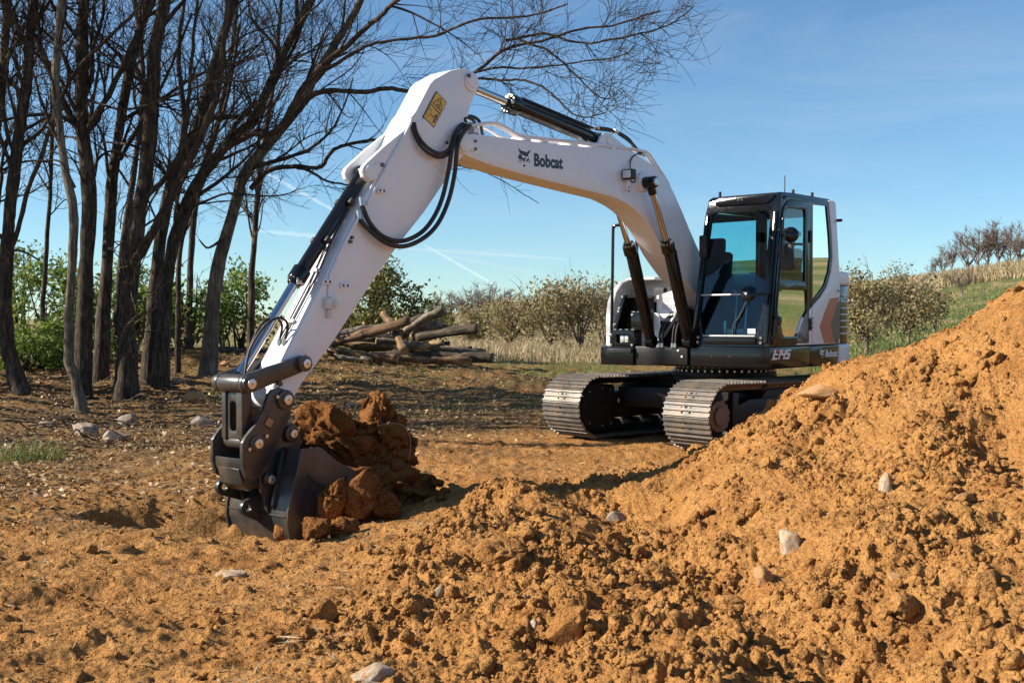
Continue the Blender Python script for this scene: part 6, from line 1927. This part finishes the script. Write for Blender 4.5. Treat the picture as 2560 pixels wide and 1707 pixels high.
for k, (px, yt) in enumerate(sorted(cx)):
    far_tree(k, px, yt, 822, 120 + (k * 37 % 5) * 7, ORD[k] + " slim bare tree from the left in the far line behind the orchard", "bare trees in the far line", 1.6)

# ------------------------------------------------------------------ grass, straw, litter
def blades(X, Y, hgt, wid, rs_, lean=.35, curl=True):
    n = len(X); Z = height(X, Y)
    a = rs_.uniform(0, 6.28, n); l = rs_.normal(0, lean, (n, 2))
    hh = hgt * rs_.uniform(.5, 1.3, n)
    b0 = np.stack([X - wid * np.cos(a), Y - wid * np.sin(a), Z - .02], -1); b1 = np.stack([X + wid * np.cos(a), Y + wid * np.sin(a), Z - .02], -1)
    m = np.stack([X + l[:, 0] * hh * .35, Y + l[:, 1] * hh * .35, Z + hh * .6], -1)
    t = np.stack([X + l[:, 0] * hh, Y + l[:, 1] * hh, Z + hh], -1)
    w2 = (wid * .7)
    m0 = m - np.stack([w2 * np.cos(a), w2 * np.sin(a), 0 * a], -1); m1 = m + np.stack([w2 * np.cos(a), w2 * np.sin(a), 0 * a], -1)
    t0 = t - np.stack([w2 * .3 * np.cos(a), w2 * .3 * np.sin(a), 0 * a], -1); t1 = t + np.stack([w2 * .3 * np.cos(a), w2 * .3 * np.sin(a), 0 * a], -1)
    v = np.stack([b0, b1, m1, m0, t1, t0], 1).reshape(-1, 3)
    k = np.arange(n)[:, None] * 6
    f = np.vstack([k + np.array([0, 1, 2, 3]), k + np.array([3, 2, 4, 5])])
    return v, f


rg = np.random.default_rng(21)
def fan(n, d0, d1, u0, u1):
    D = np.exp(rg.uniform(math.log(d0), math.log(d1), n)); return rg.uniform(u0, u1, n) * D, D
X, Y = fan(26000, 31, 75, -.12, .16)
nn = fbm(X * .25, Y * .25, 61, 3); kx = nn > -.1; X, Y = X[kx], Y[kx]
v, f = blades(X, Y, np.interp(Y, [31, 36, 75], [.15, .42, .55]), .014 * np.interp(Y, [30, 75], [1, 2]), rg, .3)
tag(link_mesh("dry_grass", np_mesh("dry_grass", v, f, False), M['drygrass']), "tall dry straw-coloured grass in front of the orchard", "grass", None, 'stuff')
X, Y = fan(6000, 118, 150, .36, .56)
v, f = blades(X, Y, np.full(len(X), 1.3), .07, rg, .35)
tag(link_mesh("dry_brush", np_mesh("dry_brush", v, f, False), M['drygrass']), "tawny dry brush along the ridge under the bare trees", "brush", None, 'stuff')
X, Y = fan(16000, 15, 34, -.28, .42)
nn = fbm(X * .5, Y * .5, 65, 3) + np.clip((Y - 18) / 14, -.6, .5) + np.where(X / Y < -.1, -.25, 0); kx = (nn > .12); X, Y = X[kx], Y[kx]
v, f = blades(X, Y, np.full(len(X), .07), .006, rg, .6)
tag(link_mesh("short_grass", np_mesh("short_grass", v, f, False), M['grass']), "short patchy green grass around the machine", "grass", None, 'stuff')
X, Y = fan(15000, 26, 100, .27, .5)
v, f = blades(X, Y, np.full(len(X), .14), .012 * np.interp(Y, [26, 100], [1, 3]), rg, .5)
tag(link_mesh("slope_grass", np_mesh("slope_grass", v, f, False), M['grass']), "mown green grass on the orchard slope", "grass", None, 'stuff')
# tuft by the left edge
X = -4.95 + rg.normal(0, .16, 260); Y = 11.3 + rg.normal(0, .2, 260)
v, f = blades(X, Y, np.full(260, .16), .005, rg, .6)
tag(link_mesh("grass_tuft", np_mesh("grass_tuft", v, f, False), M['grass']), "single green grass tuft on the litter at the far left", "grass tuft", None, 'stuff')


def flat_leaves(n, d0, d1, u0, u1, size, mat, name, label, keepf, up=.015, asp=.55, flat=.75):
    X, Y = fan(n, d0, d1, u0, u1)
    kx = rg.uniform(0, 1, n) < keepf(X, Y); X, Y = X[kx], Y[kx]
    P = np.stack([X, Y, height(X, Y) + up * rg.uniform(.2, 1.4, len(X))], -1)
    v, f = leaf_quads(P, size, rg, asp, flat)
    tag(link_mesh(name, np_mesh(name, v, f, False), mat), label, name.replace('_', ' '), None, 'stuff')


flat_leaves(66000, 7.5, 25, -.62, .12, .028, M['litter'], "leaf_litter", "brown fallen leaves strewn under the trees", lambda X, Y: np.clip((Y - np.interp(X / Y, [-.5, -.1, .1], [6.5, 10, 15])) / 5, 0, 1) * np.clip(.75 + fbm(X * .6, Y * .6, 71, 3), .1, 1), .03)
flat_leaves(26000, 4, 18, -.6, .2, .05, M['straw'], "straw_litter", "dry straw bits scattered on the packed earth", lambda X, Y: np.clip(.30 + fbm(X * .7, Y * .7, 75, 3) * .8 + (Y - 9) * .05, .02, 1) * (1 - heap_mask(X, Y)), .008, .06, .9)
# twigs and sticks lying on the bank
tw = Tubes()
for k in range(420):
    x_, y_ = fan(1, 12.5, 24, -.5, -.1); x_, y_ = float(x_[0]), float(y_[0])
    a = rg.uniform(-.7, .7) + (math.pi if rg.uniform() < .5 else 0); L = rg.uniform(.12, .6)
    pts = []
    for j in range(4):
        xx = x_ + math.cos(a) * L * j / 3 + rg.normal(0, .02); yy = y_ + math.sin(a) * L * j / 3
        pts.append((xx, yy, H_fast(xx, yy) + .02 + abs(rg.normal(0, .05))))
    tw.add(curve_pts(pts, 3), np.linspace(.009, .004, 10) * rg.uniform(.5, 1.6), 4)
tag(tw.build("fallen_twigs", M['vine'], None), "dead twigs lying about on the bank", "twigs", None, 'stuff')

# ------------------------------------------------------------------ vapour trails high above
def contrail_mat():
    m, nt, p = new_mat("vapour_trail")
    out = nt.nodes["Material Output"]; nt.nodes.remove(p)
    tr = nt.nodes.new("ShaderNodeBsdfTransparent"); df = nt.nodes.new("ShaderNodeBsdfTranslucent"); df.inputs[0].default_value = (.9, .9, .9, 1)
    tc = nt.nodes.new("ShaderNodeTexCoord")
    uvm = nt.nodes.new("ShaderNodeSeparateXYZ"); nt.links.new(tc.outputs["UV"], uvm.inputs[0])
    nz = noise_tex(nt, 6, 4, .6, tc.outputs["UV"])
    # soft across the width, uneven along it
    a = nt.nodes.new("ShaderNodeMath"); a.operation = 'SUBTRACT'; a.inputs[1].default_value = .5; nt.links.new(uvm.outputs[1], a.inputs[0])
    b = nt.nodes.new("ShaderNodeMath"); b.operation = 'ABSOLUTE'; nt.links.new(a.outputs[0], b.inputs[0])
    r = ramp(nt, b.outputs[0], [(0.0, 0.38), (0.5, 0.0)])
    mm = nt.nodes.new("ShaderNodeMath"); mm.operation = 'MULTIPLY'; nt.links.new(r.outputs[0], mm.inputs[0]); nt.links.new(nz.outputs[0], mm.inputs[1])
    mx = nt.nodes.new("ShaderNodeMixShader"); nt.links.new(mm.outputs[0], mx.inputs[0]); nt.links.new(tr.outputs[0], mx.inputs[1]); nt.links.new(df.outputs[0], mx.inputs[2])
    nt.links.new(mx.outputs[0], out.inputs[0])
    return m


M['trail'] = contrail_mat()
for (a, b, w, lab) in (((985, 615), (1500, 712), 9, "long faint vapour trail sloping down over the log pile"), ((1060, 612), (1290, 742), 9, "steeper vapour trail crossing the long one"), ((640, 420), (860, 540), 12, "short vapour trail between the bucket cylinder and the trees"),
                       ((620, 575), (900, 600), 16, "wide faded vapour trail behind the arm"), ((1000, 620), (1420, 648), 14, "faded upper vapour trail nearly level")):
    p = at(a[0], a[1], 6000); q = at(b[0], b[1], 6400)
    d = (q - p); up_ = Vector((0, -1, .0)).cross(d).normalized() * (w / 2 * 6200 / FOC)
    n = 24
    vsx = []; fs = []
    for i in range(n + 1):
        c = p.lerp(q, i / n); k = 1.0 + .5 * math.sin(i * 1.7 + a[0]) * .4
        taper = math.sin(math.pi * min(max(i / n, .06), .94)) ** .5
        vsx += [c - up_ * k * taper, c + up_ * k * taper]
        if i: fs.append((2 * i - 2, 2 * i, 2 * i + 1, 2 * i - 1))
    me = bpy.data.meshes.new("vapour_trail"); me.from_pydata(vsx, [], fs); me.update()
    uv = me.uv_layers.new(name="uv")
    for pl in me.polygons:
        for li in pl.loop_indices:
            vi = me.loops[li].vertex_index
            uv.data[li].uv = ((vi // 2) / n * 4, float(vi % 2))
    me.materials.append(M['trail'])
    o = link_mesh("vapour_trail", me)
    tag(o, lab, "vapour trail", "vapour trails in the sky")
